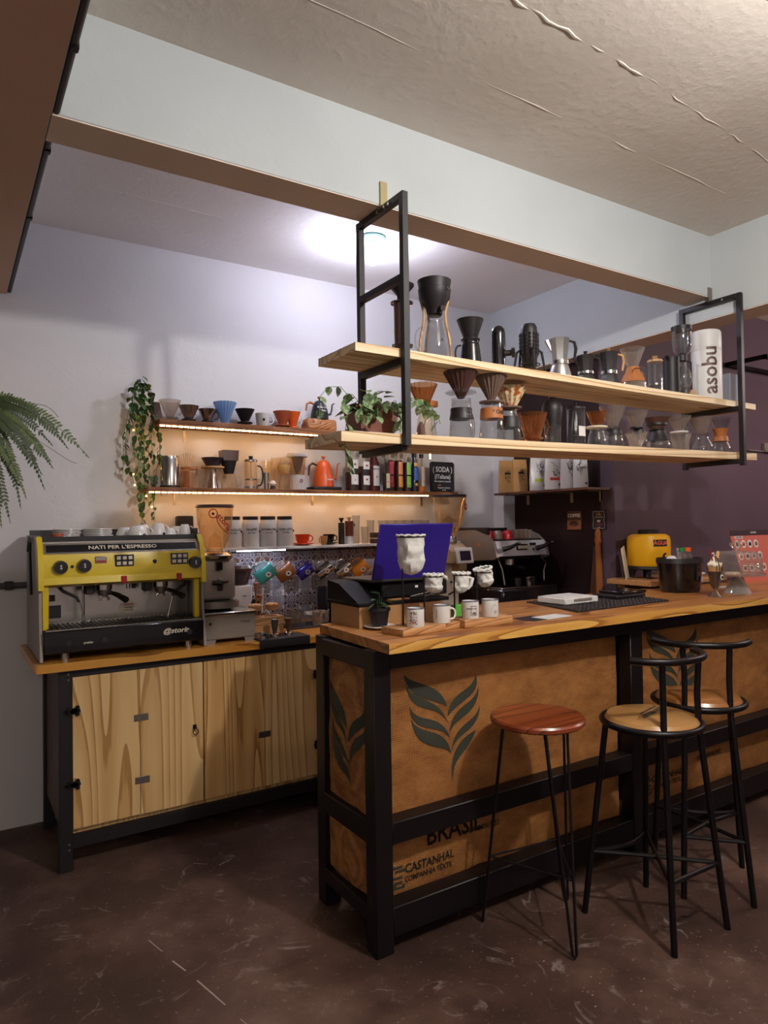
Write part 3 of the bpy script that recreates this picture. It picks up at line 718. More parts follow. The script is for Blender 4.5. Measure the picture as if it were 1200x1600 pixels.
st3 = tub_stool('black tube stool with curved back rail, farther right behind the other', (2.69, 1.775, 0), 0, [(-.03, .21), (.21, -.05)] + [(-.215, -.06), (-.05, -.25)], plain('kraft_seat_dark', '94602f', .3, 0, .7, var=.15, scale=12))

# ------------------------------------------------------------------ coffee ware builders
HAND = lambda a: (cos(a), sin(a))
def dripper(name, label, loc, rt_, rb, h, mat, t=.002, fl=0, amp=0, disc=0, dmat=None, handle=None, hmat=None, ring=None, foot=0, tilt=None, n=36, group=None, cat='dripper', square=False):
    """cone with an open top standing on `foot` (height of the stem below the cone)"""
    o = T(name, label, cat, loc, 0, group); dm = dmat or mat
    pr = [(rb, foot), (rb+(rt_-rb)*.5, foot+h*.5), (rt_, foot+h)]
    b = B(); 
    inner = [(r-t, z) for r, z in pr][::-1]
    b.lathe(pr+inner, n=fl*6 if fl else n, fl=fl, amp=amp, close=True); b.obj('cone', mat, o)
    if disc: B().lathe([(rb*.5, foot-.004), (disc*.96, foot-.002), (disc, foot+.003), (disc*.97, foot+.006), (rb, foot+.006), (rb*.5, foot+.004)], n=28, close=True).obj('base_ring', dm, o)
    if foot > .008: B().lathe([(rb*.9, 0), (rb, 0), (rb, foot), (rb*.9, foot)], n=20, close=True).obj('foot', dm, o)
    if ring: B().lathe([(ring[0], foot+ring[1]), (ring[0]+.005, foot+ring[1]+.004), (ring[0]+.004, foot+ring[1]+.018), (ring[0]-.002, foot+ring[1]+.016)], n=28, close=True).obj('collar', ring[2], o)
    if handle is not None: B().tube(handle_pts((rt_+rb)*.52, foot+h*.18, foot+h*.82, .024, handle), .0035, 8, cap=True).obj('handle', hmat or mat, o)
    return o
def server(name, label, loc, prof, mat=GL, t=.0015, handle=None, hz=None, hmat=None, band=None, bmat=None, lid=None, group=None, cat='carafe', n=28, liq=None):
    o = T(name, label, cat, loc, 0, group)
    B().vessel(prof, t, n=n).obj('body', mat, o)
    if handle is not None:
        z0, z1, out, r = hz; B().tube(handle_pts(r, z0, z1, out, handle), .0038, 8).obj('handle', hmat or mat, o)
    if band:
        z0, z1 = band
        def ra(z):
            for (r0, a), (r1, c) in zip(prof, prof[1:]):
                if a <= z <= c and c > a: return r0+(r1-r0)*(z-a)/(c-a)
            return prof[-1][0]
        zs = [z0+(z1-z0)*i/4 for i in range(5)]
        B().lathe([(ra(z)+.0008, z) for z in zs]+[(ra(z)+.003, z) for z in zs[::-1]], n=n, close=True).obj('band', bmat, o)
    if lid: B().lathe([(0, lid[0]), (lid[1], lid[0]), (lid[1], lid[0]+lid[2]), (0, lid[0]+lid[2])], n=n).obj('lid', lid[3], o)
    if liq: B().lathe([(0, .003), (prof[0][0]-.003, .003), (prof[1][0]-.003, liq), (0, liq)], n=20).obj('coffee', COFFEE, o)
    return o
RGT, LFT, FRT = -.35, pi-.5, -pi/2

# ---- top board of the hanging shelf
z = ZT(1.49); t = T('pressure_brewer', 'black tube brewer with flared funnel top behind the left shelf frame', 'coffee maker', (1.490, 2.20, z))
B().lathe([(0, .035), (.029, .035), (.031, .11), (.031, .222), (0, .222)], n=28).obj('chamber', SMOKE, t)
B().lathe([(.03, .05), (.046, .052), (.046, .056), (.03, .057)], n=6, close=True).obj('lower_flange', GLS, t); B().lathe([(.03, .217), (.044, .219), (.044, .223), (.03, .224)], n=24, close=True).obj('upper_flange', GLS, t)
B().lathe([(0, 0), (.03, 0), (.03, .04), (0, .04)], n=24).obj('cap', BLKM, t)
B().lathe([(0, .224), (.016, .224), (.018, .25), (.047, .285), (.049, .292), (.03, .302), (.012, .306), (0, .306)], n=28).obj('funnel', BLKM, t)
z = ZT(1.65); t = T('filter_machine', 'black pour over stand with wooden legs above a clear glass carafe', 'coffee maker', (1.648, 2.2, z))
B().lathe([(.03, .20), (.036, .225), (.062, .262), (.066, .30), (.063, .302), (.064, .312), (.068, .335), (.052, .342), (0, .342)], n=36).obj('head', BLKM, t)
B().lathe([(0, .195), (.026, .195), (.03, .203), (0, .203)], n=24).obj('valve', BLKG, t); B().cyl((-.0, -.035, .215), (.0, -.055, .213), .011, n=14).obj('knob', BLKM, t)
B().box(.015, .058, -.02, .012, .332, .348, bev=.005).obj('lid_knob', BLKM, t)
for a in (-.565, pi-.565, pi/2, -1.9):
    if a == -1.9: continue
    c, s_ = cos(a), sin(a)
    pts = [(c*.066, s_*.066, 0), (c*.058, s_*.058, .10), (c*.044, s_*.044, .17), (c*.042, s_*.042, .21), (c*.058, s_*.058, .265)]
    B().tube(pts, [.005, .006, .006, .006, .004], 8).obj('leg', LWOOD, t)
text('Melitta', .016, STEEL, t, (.028, -.0615, .292), (pi/2, 0, .45), sx=.8)
c_ = server('glass_carafe', 'clear glass carafe under the black pour over stand with wooden legs', (1.648, 2.2, z), [(.05, .001), (.053, .01), (.038, .13), (.03, .17), (.034, .188)], handle=LFT, hz=(.05, .15, .035, .045))
text('A', .02, INK, c_, (0, -.048, .09)); 
z = ZT(1.83); server('ribbed_server', 'black ribbed coffee server with side handle on the upper hanging board', (1.830, 2.2, z), [(.047, 0)]+[(.047-.0007*i+(.0018 if i % 2 else 0), .006+i*.0062) for i in range(17)]+[(.034, .112), (.038, .122)], BLKG, handle=pi-.3, hz=(.03, .10, .025, .042), hmat=BLKM)
dripper('coffee_dripper', 'black cone dripper sitting on the black ribbed server', (1.830, 2.2, z+.1225), .056, .026, .085, BLKM, disc=.04)
z = ZT(1.98); t = T('portable_brewer', 'black capsule shaped hand brewer with a round side knob', 'coffee maker', (1.983, 2.2, z))
B().lathe([(0, 0), (.029, 0), (.030, .09), (.0305, .092), (.030, .17), (.027, .19), (.016, .203), (0, .207)], n=32).obj('body', BLKG, t)
B().cyl((.012, -.022, .085), (.038, -.045, .087), .013, n=16).obj('pump_arm', BLKM, t); B().cyl((.036, -.043, .087), (.044, -.052, .087), .021, n=24).obj('pump_knob', BLKG, t)
z = ZT(2.16); t = T('lever_brewer', 'black textured cylinder brewer on three splayed legs', 'coffee maker', (2.162, 2.2, z))
B().lathe([(0, .04), (.026, .045), (.033, .055), (.034, .088), (.038, .094), (.038, .20), (.036, .21), (.036, .222), (.028, .238), (0, .242)], n=32).obj('body', BLKM, t)
b = B()
for a in range(14):
    for q in range(6):
        c, s_ = cos(a*tau/14), sin(a*tau/14); b.box(c*.038-.004, c*.038+.004, s_*.038-.004, s_*.038+.004, .105+q*.016, .116+q*.016)
tag(b.obj('grip_studs', BLKM, t), kind='stuff')
for a in (-.565, pi-.565, -pi/2-.45, pi/2):
    c, s_ = cos(a), sin(a); B().tube([(c*.036, s_*.036, .125), (c*.055, s_*.055, .115), (c*.074, s_*.074, 0)], [.007, .006, .0045], 8).obj('leg', BLKM, t)
B().tube([(.045*cos(tau*k/20), .045*sin(tau*k/20), .06) for k in range(20)], .003, 6, closed=True).obj('leg_ring', BLKM, t)
def moka(label, loc, s, m, base, knob, kh, octo=True, band=STEEL, spout=LFT-.1, hm=BLKM, h=(.075, .165)):
    t = T('moka_pot', label, 'moka pot', loc)
    k = 8
    B().lathe([(0, 0), (.05*s, 0), (.047*s, h[0]*.5), (.036*s, h[0]*.93), (0, h[0]*.93)], n=8 if base != 'round' else 28, off=.5).obj('boiler', m if base != 'round' else ALU, t)
    B().lathe([(.038*s, h[0]*.93), (.040*s, h[0]*.95), (.040*s, h[0]*1.13), (.036*s, h[0]*1.15)], n=28, close=False).obj('collar', band, t)
    B().lathe([(0, h[0]*1.12), (.033*s, h[0]*1.12), (.045*s, h[1]), (.046*s, h[1]+.002), (.01, h[1]+.010), (0, h[1]+.011)], n=8, off=.5).obj('jug', m, t)
    c, q = cos(spout), sin(spout)
    B().tube([(c*.034*s, q*.034*s, h[1]*.72), (c*.058*s, q*.058*s, h[1]*.985)], [.006, .011], 6).obj('spout', m, t)
    B().lathe([(0, h[1]+.009), (.006, h[1]+.009), (.010, h[1]+kh), (0, h[1]+kh+.001)], n=10).obj('knob', knob, t)
    c, q = cos(spout+pi), sin(spout+pi)
    B().tube([(c*.042*s, q*.042*s, h[1]*.97), (c*.066*s, q*.066*s, h[1]*.93), (c*.072*s, q*.072*s, h[1]*.78), (c*.064*s, q*.064*s, h[1]*.52)], [.005, .007, .008, .005], 8).obj('handle', hm, t)
    return t
moka('large silver moka pot with rounded lower boiler', (2.352, 2.2, ZT(2.35)), 1.02, ALU, 'round', ALU, .012, h=(.088, .198))
moka('small black moka pot with a silver band', (2.522, 2.2, ZT(2.52)), .92, BLKM, 'oct', BLKM, .024, h=(.062, .142))
moka('faceted black moka pot with wooden handle and knob', (2.685, 2.2, ZT(2.68)), .98, BLKM, 'oct', LWOOD, .022, hm=LWOOD, h=(.080, .178))
z = ZT(2.86); server('hourglass_carafe', 'hourglass glass coffee maker with leather wrapped waist', (2.860, 2.2, z), [(.066, .002), (.068, .02), (.050, .075), (.026, .122), (.027, .135), (.045, .185), (.060, .222)], GLC, band=(.055, .132), bmat=LEATH, handle=RGT, hz=(.03, .12, .02, .05), hmat=GL)
b = B(); b.tube([(.06*cos(a)*.8, -.035+.0*a, .10+.02*sin(a)) for a in [k*.5 for k in range(8)]], .0015, 5)
b.obj('leather_cord', INK, bpy.data.objects['hourglass_carafe'])
def press(label, loc, r, h, lidm, knobm, handle=None, hmat=GL, glassm=GL, framem=None, plunger=STEEL, kz=.02):
    o = T('french_press', label, 'french press', loc)
    B().vessel([(r, .002), (r, h)], .002, n=28).obj('beaker', glassm, o)
    B().lathe([(0, h), (r*1.04, h), (r*1.04, h+.008), (r*.9, h+.012), (0, h+.013)], n=28).obj('lid', lidm, o)
    B().lathe([(0, h+.012), (.010, h+.012), (.013, h+.012+kz), (0, h+.013+kz)], n=14).obj('knob', knobm, o)
    B().cyl((0, 0, h*.35), (0, 0, h+.01), .002, n=6).obj('rod', STEEL, o)
    B().lathe([(0, h*.33), (r*.93, h*.33), (r*.93, h*.33+.008), (0, h*.33+.008)], n=24).obj('plunger', plunger, o)
    if handle is not None: B().tube(handle_pts(r, h*.12, h*.85, .032, handle), .0048, 8).obj('handle', hmat, o)
    if framem:
        B().lathe([(r, 0), (r+.003, 0), (r+.003, .016), (r, .016)], n=28, close=True).obj('base', framem, o)
    return o
press('small glass press with pale bamboo lid and glass handle', (3.035, 2.2, ZT(3.03)), .037, .176, LWOOD, LWOOD, LFT)
z = ZT(3.167); t = T('pouring_pitcher', 'tall plain black pitcher beside the siphon brewer', 'pitcher', (3.167, 2.2, z)); B().vessel([(.041, .0), (.0415, .01), (.040, .20), (.042, .214)], .002, n=32).obj('body', BLKM, t); B().tube([(-.038, -.008, .20), (-.054, -.012, .214)], [.006, .010], 6).obj('spout', BLKM, t)
z = ZT(3.26); t = T('siphon_brewer', 'glass siphon brewer with black lid and round lower globe', 'coffee maker', (3.262, 2.2, z))
B().vessel([(.02, .235), (.045, .262), (.050, .29), (.050, .37)], .0015, n=28).obj('upper_chamber', GL, t); B().lathe([(0, .37), (.051, .37), (.053, .39), (0, .392)], n=28).obj('lid', BLKM, t)
B().lathe([(.02, .205), (.024, .21), (.024, .24), (.015, .25)], n=20).obj('seal', BLKM, t)
B().vessel([(.012, .06), (.036, .075), (.047, .11), (.040, .15), (.018, .185), (.018, .21)], .0015, n=28).obj('lower_globe', GL, t)
B().cyl((0, 0, .10), (0, 0, .36), .0035, n=8).obj('tube', GL, t)
B().box(.035, .115, -.03, .05, 0, .012, bev=.003).tube([(.09, .01, .01), (.09, .01, .215), (.02, 0, .222)], .005, 8).obj('stand', BLKM, t); B().lathe([(0, .012), (.014, .012), (.014, .05), (.006, .06), (0, .06)], c=(.05, -.02), n=14).obj('burner', LWOOD, t)
z = ZT(3.455); t = T('cold_brew_bottle', 'big white cylinder cold brew maker with vertical lettering', 'coffee maker', (3.452, 2.185, z))
B().lathe([(0, 0), (.074, 0), (.076, .004), (.076, .275), (.0755, .2765), (.0765, .278), (.076, .375), (.070, .386), (.045, .392), (0, .393)], n=48).obj('body', WHTP, t)
tx = text('asobu', .108, plain('brown_ink', '5a4038', .5), t, (-.026, -.0775, .145), (0, 0, 0), sub=.012); tx.rotation_euler = (pi/2, 0, 0)
me = tx.data
for v in me.vertices:
    x, y, zz = v.co; a = -.75+(-y)/.076; v.co = (.0775*sin(a)+.026+zz*sin(a), x, .0775*cos(a)-.0775)
tx.location = (-.026, -.0, .168)
for v in me.vertices:
    v.co.z += .0775
z = ZT(3.63); t = T('acrylic_box', 'clear acrylic box with a brown paper bag inside at the right end', 'box', (3.60, 2.17, z))
b = B(); b.box(-.045, .045, -.05, .05, 0, .004).box(-.045, .045, -.05, -.047, .004, .165).box(-.045, .045, .047, .05, .004, .165).box(-.045, -.042, -.047, .047, .004, .165).box(.042, .045, -.047, .047, .004, .165); b.obj('walls', glass('acrylic', 'd8dce6', .25), t)
B().lathe([(0, .005), (.03, .005), (.032, .08), (.036, .13), (.02, .15), (0, .155)], c=(-.005, .005), n=16).obj('paper_bag', KRAFT, t)

# ---- lower board of the hanging shelf
def FV(label, x, zb, r, h, mat, rb=.012, fl=20, y=2.2): return dripper('coffee_filter', label, (x, y, zb), r, rb, h, mat, fl=fl, amp=.06, t=.001, cat='filter')
z = ZL(1.345); t = T('planter_box', 'terracotta coloured planter under the trailing leaves', 'planter', (1.345, 2.2, z))
B().prism([(-.07, .012), (.07, .012), (.093, .10), (-.093, .10)], -.05, .05).obj('pot', plain('planter_brown', '6b3420', .55, 0, .15), t); B().prism([(-.096, .094), (.096, .094), (.098, .112), (-.098, .112)], -.054, .054).obj('rim', plain('planter_brown2', '743a24', .5), t)
B().box(-.098, .098, -.045, .045, .108, .115).obj('soil', SOIL, t); B().box(-.12, .13, -.068, .068, 0, .012, bev=.003).obj('tray', WHTP, t)
z = ZL(1.6)
server('pour_over_flask', 'narrow clear flask with wooden handle at left of the lower board', (1.592, 2.2, z), [(.034, .002), (.036, .01), (.03, .08), (.018, .115), (.022, .135)], GLW)
dripper('coffee_filter', 'amber fluted filter next to the trailing plant', (1.585, 2.2, z+.135), .056, .02, .085, GLA, fl=16, amp=.07, cat='filter')
t = T('wooden_handle_pot', 'wire stand with a wooden bar and a small dark cone beneath', 'stand', (1.655, 2.245, z)); B().box(-.035, .035, -.012, .012, .145, .170, bev=.004, rz=.2).obj('wooden_bar', LEATH, t)
for a in (0.3, 2.4, 4.5): B().tube([(.03*cos(a)*.4, .03*sin(a)*.4, .146), (.042*cos(a), .042*sin(a), 0)], .0018, 6).obj('wire_leg', STEEL, t)
B().lathe([(0, .0), (.02, 0), (.017, .06), (.006, .085), (0, .085)], c=(-.028, .03), n=16).obj('cone', PURP, t)
z = ZL(1.72)
a_ = server('glass_carafe', 'glass brewer with black laced leather band', (1.727, 2.14, z), [(.048, .002), (.050, .01), (.044, .09), (.040, .105), (.039, .165)], handle=None, band=(.082, .125), bmat=BLKM)
b = B()
for i, dz in ((-1, 0), (1, 0), (-1, .016), (1, .016)): b.ball((i*.006, -.0475, .095+dz), .0022, 8)
tag(b.obj('eyelets', STEEL, a_), kind='stuff'); B().tube([(.03, -.034, .10), (.046, -.025, .07), (.05, -.022, .02)], .0012, 5).obj('cord', INK, a_)
B().lathe([(.03, .185), (.060, .186), (.060, .192), (.03, .193)], n=36, fl=12, amp=.05, close=True).obj('toothed_ring', GL, a_)
FV('dark brown fluted filter above the black banded glass brewer', 1.727, z+.165, .066, .104, SMOKE, y=2.14)
z = ZL(1.89)
a_ = server('glass_carafe', 'glass brewer with tan leather collar', (1.885, 2.14, z), [(.052, .002), (.053, .008), (.045, .09), (.042, .13), (.042, .155)], band=(.092, .135), bmat=LEATH); text('KOAR', .024, INK, a_, (.002, -.047, .115), wrap=.045)
B().lathe([(.02, .156), (.049, .158), (.050, .164), (.02, .166)], n=28, close=True).obj('disc', TAUPE, a_)
FV('tall grey-brown fluted filter above the tan collared brewer', 1.885, z+.166, .063, .101, TAUPE, y=2.14)
z = ZL(2.04)
a_ = server('glass_carafe', 'glass brewer with black sleeve under a grey disc', (2.035, 2.2, z), [(.054, .002), (.055, .008), (.046, .10), (.036, .13), (.036, .15)], band=(.07, .118), bmat=BLKM); B().tube([(-.035, -.03, .10), (-.05, -.03, .06), (-.06, -.03, .01)], .0012, 5).obj('cord', INK, a_)
B().lathe([(.02, .150), (.056, .153), (.057, .159), (.02, .162)], n=28, close=True).obj('disc', TAUPE, a_)
FV('orange and cream fluted filter with wide rim', 2.046, z+.162, .070, .084, varieg('batik', 'b0561c', 'd8c8a0', .4, .55), .024, 14)
z = ZL(2.17); dripper('coffee_dripper', 'large amber plastic ribbed dripper on four little feet', (2.172, 2.2, z), .066, .034, .112, GLA, fl=24, amp=.012, foot=.03, disc=.05, handle=RGT, t=.003)
z = ZL(2.30); t = T('infusion_brewer', 'black domed brewer with quilted body over clear base', 'coffee maker', (2.297, 2.2, z)); B().vessel([(.036, .002), (.038, .10)], .002, n=28).obj('clear_base', GL, t)
B().lathe([(0, .09), (.036, .09), (.040, .12), (.047, .16), (.046, .178), (.038, .198), (.024, .212), (0, .215)], n=14).obj('upper_body', BLKM, t); B().lathe([(0, .214), (.014, .214), (.014, .222), (0, .223)], n=12).obj('cap', BLKG, t)
o = press('clear press with black lid, black base and printed panel', (2.45, 2.2, ZL(2.45)), .042, .178, BLKM, BLKM, None, framem=BLKM, plunger=BLKM); B().box(-.062, -.05, -.03, -.006, 0, .17, bev=.003, M=Matrix.Rotation(.12, 4, 'Y')).obj('side_handle', BLKM, o)
B().box(-.03, .012, -.0435, -.0425, .05, .095).obj('label_panel', WHTP, o)
V60 = [(2.59, .048, .075, .100, GLA, 'amber fluted dripper on a white ring over a glass jug', CREAM, .050), (2.704, .062, .102, .105, GLC, 'largest clear ribbed dripper, on a black banded jug', GL, .040), (2.880, .057, .084, .112, GLC, 'clear ribbed dripper with black collar above a small jug', BLKM, .032),
       (3.222, .060, .085, .106, GLC, 'clear ribbed dripper on a white ring over a fluted glass', WHTP, .046), (3.415, .062, .092, .106, GLC, 'clear ribbed dripper on a clear ring left of the wooden collared carafe', GL, .050)]
for x, r, h, zz, mt, lb, dm, dr in V60: dripper('coffee_dripper', lb, (x, 2.2, ZL(x)+zz), r, .019, h, mt, fl=18, amp=.02, disc=dr, dmat=dm)
JUG = [(.046, .001), (.047, .008), (.040, .06), (.032, .083), (.034, .0955)]
server('glass_jug', 'glass jug under the amber fluted dripper', (2.59, 2.2, ZL(2.59)), JUG, handle=RGT, hz=(.02, .08, .022, .038))
server('glass_jug', 'glass jug with a black band under the largest clear dripper', (2.710, 2.2, ZL(2.71)), [(r*1.05, zz*1.05) for r, zz in JUG], handle=RGT, hz=(.02, .08, .022, .038), band=(.07, .098), bmat=BLKM)
dripper('coffee_dripper', 'small clear ribbed dripper standing low on the board', (2.785, 2.13, ZL(2.785)), .052, .018, .078, GLC, fl=18, amp=.02, disc=.035, handle=pi)
server('glass_jug', 'little glass jug with dark neck behind the small low dripper', (2.900, 2.2, ZL(2.9)), [(.042, .001), (.043, .008), (.038, .05), (.030, .08), (.024, .108)], handle=RGT, hz=(.015, .08, .02, .038), band=(.075, .106), bmat=BLKM)
z = ZL(3.04); server('glass_jug', 'wide glass jug with white measuring marks and black cone above', (3.048, 2.2, z), [(.062, .001), (.064, .008), (.058, .05), (.036, .095), (.034, .11)], bmat=BLKM, band=(.055, .11))
dripper('coffee_dripper', 'black dripper with brass mesh rim on the wide marked jug', (3.040, 2.2, z+.1105), .062, .034, .062, SMOKE, disc=.04, dmat=BLKM, ring=(.045, .02, BLKM))
server('fluted_glass', 'fluted clear glass under the dripper with the white ring', (3.232, 2.2, ZL(3.23)), [(.044, .001), (.040, .03), (.044, .06), (.055, .099)], GLC, cat='glass')
server('glass_jug', 'round glass jug left of the carafe with wooden collar', (3.422, 2.2, ZL(3.42)), [(.055, .001), (.060, .012), (.054, .05), (.034, .083), (.034, .1005)], handle=RGT, hz=(.02, .085, .018, .05))
z = ZL(3.585); a_ = server('hourglass_carafe', 'hourglass carafe with polished wooden collar at right end', (3.592, 2.2, z), [(.056, .001), (.060, .012), (.050, .05), (.024, .095), (.023, .105), (.034, .14), (.056, .205)], GL)
B().lathe([(.042, .075), (.037, .10), (.029, .105), (.033, .125), (.042, .145), (.039, .145), (.028, .12), (.024, .105), (.03, .088)], n=24, close=True).obj('wooden_collar', LEATH, a_)

# ---- upper wall shelf
YS = 3.88
t = T('dark_box', 'small dark brown block at left end of the upper wall shelf', 'box', (.995, 3.90, ZBU)); B().prism([(-.03, 0), (.02, 0), (.0, .10), (-.03, .10)], -.03, .03).obj('block', BLOCK, t)
def V(label, x, r, h, mat, **k): return dripper('coffee_dripper', label, (x, YS, ZBU), r, .018, h, mat, **k)
V('clear glass dripper, leftmost on the upper wall shelf', 1.055, .060, .098, GLC, fl=18, amp=.015, disc=.045, dmat=GL, foot=.018, handle=RGT)
V('tall wavy steel dripper second from left on the upper wall shelf', 1.160, .056, .082, STEEL, fl=20, amp=.03, disc=.04, foot=.012, dmat=BLKM)
V('striped dark steel dripper with black handle', 1.268, .056, .07, STEEL, fl=0, disc=.034, dmat=BLKM, foot=.012, handle=RGT, hmat=BLKM)
V('pale blue fluted dripper behind the striped steel one', 1.372, .066, .125, GLB, fl=20, amp=.035, disc=.03, foot=.006)
V('black cone dripper with a black saucer base', 1.494, .058, .082, BLKM, disc=.045, foot=.018)
t = T('espresso_cup', 'white cup with small dark emblem on the upper wall shelf', 'cup', (1.600, YS-.01, ZBU)); B().vessel([(.028, 0), (.036, .02), (.042, .082)], .003, n=28).obj('cup', WHT, t); B().tube(handle_pts(.038, .02, .065, .028, RGT), .004, 8).obj('handle', WHT, t); B().lathe([(0, .05), (.007, .05), (.009, .038), (0, .03)], n=10).obj('emblem', INK, t, loc=(-.005, -.034, 0)); 
V('terracotta cone dripper with a wide base', 1.738, .060, .088, TERR, disc=.048, foot=.018)
V('bright orange dripper with white handle behind the terracotta one', 1.805, .046, .098, ORG, disc=.036, foot=.010, handle=RGT, hmat=WHTP)
t = T('wooden_kettle_base', 'round edged striped wooden block under the black kettle', 'stand', (1.985, YS, ZBU)); B().box(-.105, .105, -.05, .05, 0, .075, bev=.018, seg=3).obj('block', wood('zebra', 'c98f5c', 'a8683a', '5e3218', 'X', 26, 5), t)
def kettle(name, label, loc, r, h, mat, hm, kn, flip=1, text_=None):
    t = T(name, label, 'kettle', loc)
    B().lathe([(0, 0), (r, 0), (r, .012), (r*.96, h*.35), (r*.78, h*.72), (r*.55, h*.93), (r*.3, h), (0, h*1.01)], n=36).obj('body', mat, t)
    B().lathe([(0, h), (.006, h), (.006, h+.012), (.013, h+.016), (.013, h+.026), (0, h+.028)], n=14).obj('lid_knob', kn, t)
    s_ = flip
    B().tube([(s_*r*.8, 0, h*.28), (s_*(r+.022), 0, h*.33), (s_*(r+.03), 0, h*.55), (s_*(r+.034), 0, h*.85), (s_*(r+.05), 0, h*.93)], [.009, .007, .006, .005, .004], 8).obj('gooseneck', mat, t)
    B().tube([(-s_*r*.62, 0, h*.80), (-s_*(r+.012), 0, h*.88), (-s_*(r+.032), 0, h*.78), (-s_*(r+.038), 0, h*.42)], [.006, .008, .008, .006], 8).obj('handle', hm, t)
    return t
k_ = kettle('gooseneck_kettle', 'matte black kettle with wooden handle on the striped block', (1.990, YS, ZBU+.075), .056, .118, plain('kettle_black', '1c1a26', .45), LEATH, LEATH)
text('Moka Clube', .018, CHALK, k_, (0, -.0545, .07), wrap=.055, sx=.9); text('clube', .018, CHALK, k_, (0, -.056, .05), wrap=.056)

# ---- lower wall shelf
z = ZBL; t = T('steel_canister', 'polished steel canister beside the hanging vine', 'canister', (1.050, YS, z)); B().lathe([(0, 0), (.052, 0), (.052, .15), (.050, .154), (.050, .176), (0, .178)], n=40).obj('body', STEEL, t); B().lathe([(.0525, 0), (.0535, .001), (.0535, .012), (.0525, .013)], n=40, close=True).obj('base_band', BLKM, t)
server('glass_jug', 'glass jug with wooden collar left of the purple dripper', (1.160, YS, z), [(.052, .001), (.055, .01), (.050, .09), (.046, .118)], GLW, handle=RGT, hz=(.03, .11, .035, .046), band=(.105, .118), bmat=LEATH)
t = T('stirring_sticks', 'fan of pale wooden sticks behind the wooden collared jug', 'sticks', (1.155, YS+.045, z)); B().lathe([(0, 0), (.018, 0), (.02, .10), (0, .10)], n=14).obj('holder', LEATH, t)
for i in range(9): B().cyl((0, 0, .08), ((i-4)*.014, .0, .205-.004*abs(i-4)), .0014, n=5).obj('stick', LWOOD, t)
t = T('dripper_stand', 'wooden ring stand on angled legs holding the purple dripper', 'stand', (1.295, YS, z)); B().lathe([(.03, .118), (.066, .118), (.066, .127), (.03, .127)], n=32, close=True).obj('ring', LWOOD, t)
for a in (.2, 2.3, 4.4): B().tube([(.045*cos(a), .045*sin(a), .118), (.062*cos(a), .062*sin(a), 0)], .004, 6).obj('leg', LWOOD, t)
B().vessel([(.033, .003), (.030, .03), (.018, .07), (.022, .112)], .002, n=24).obj('steel_flask', STEEL, t)
dripper('coffee_dripper', 'deep purple fluted dripper on the wooden ring stand', (1.295, YS, z+.1275), .062, .034, .05, PLUM, fl=18, amp=.02)
server('glass_jug', 'glass jug under the square brown dripper', (1.395, YS, z), [(.046, .001), (.048, .008), (.040, .065), (.034, .088)], GLW, handle=RGT, hz=(.02, .08, .03, .042))
t = T('brown_dripper', 'brown and black stacked dripper with a square top', 'dripper', (1.392, YS, z+.0885)); B().lathe([(0, 0), (.028, 0), (.046, .075), (0, .075)], n=28).obj('cone', BLKM, t); B().prism([(-.044, .075), (.044, .075), (.048, .135), (-.048, .135)], -.04, .04).obj('hopper', SMOKE, t)
o = press('steel framed press with a black handle on the lower wall shelf', (1.528, YS, z), .038, .165, STEEL, BLKM, RGT, BLKM, GLW, STEEL)
t = T('steel_beaker', 'slim steel beaker right of the framed press', 'cup', (1.617, YS-.02, z)); B().vessel([(.014, 0), (.017, .10)], .0015, n=20).obj('body', STEEL, t)
t = T('hand_tamper', 'tiny tamper with white top and black foot', 'tamper', (1.652, YS-.035, z)); B().lathe([(0, 0), (.018, 0), (.012, .022), (0, .022)], n=16).obj('foot', BLKM, t); B().lathe([(0, .022), (.012, .022), (.022, .034), (.01, .052), (0, .054)], n=16).obj('top', WHTP, t)
server('tall_glass', 'tall slim clear glass behind the tiny tamper', (1.650, YS+.045, z), [(.022, .001), (.024, .06), (.03, .13), (.034, .18)], GLW, cat='glass'); server('tall_glass', 'taller fluted clear glass leaning row left of white brewer', (1.715, YS+.055, z), [(.022, .001), (.026, .08), (.034, .20)], GLW, cat='glass')
server('glass_brewer', 'glass brewer with tan cone left of the white brewer', (1.738, YS-.01, z), [(.032, .001), (.034, .05), (.020, .085), (.036, .13), (.038, .165)], GLW, handle=RGT, hz=(.01, .06, .015, .034), band=(.10, .15), bmat=KRAFT, cat='coffee maker')
t = T('white_brewer', 'white brewer with steel cone, white lid and red ring mark', 'coffee maker', (1.833, YS, z)); B().lathe([(0, 0), (.054, 0), (.045, .092), (0, .092)], n=36).obj('base', WHTP, t)
B().lathe([(.012, .100), (.040, .200), (.038, .200), (.010, .100)], n=28, close=True).obj('cone', STEELB, t); B().vessel([(.042, .093), (.052, .205)], .002, n=28).obj('holder', GLW, t); B().lathe([(0, .203), (.062, .203), (.064, .208), (.062, .226), (0, .228)], n=36).obj('lid', WHTP, t)
B().tube([(.009*cos(tau*k/16), 0, .009*sin(tau*k/16)) for k in range(16)], .002, 6, closed=True).obj('ring_mark', INKR, t, loc=(0, -.0515, .055))
k_ = kettle('gooseneck_kettle', 'orange gooseneck kettle on a black power base', (2.012, YS, z+.022), .066, .168, ORG, plain('handle_brown', '4a2418', .5), ORG)
text('Brewista', .017, CHALK, k_, (.012, -.066, .045), wrap=.066); 
t = T('heating_plate', 'flat black power base under the orange kettle', 'stand', (2.012, YS, z)); B().box(-.10, .10, -.065, .065, 0, .022, bev=.008, seg=2).obj('base', BLKM, t)
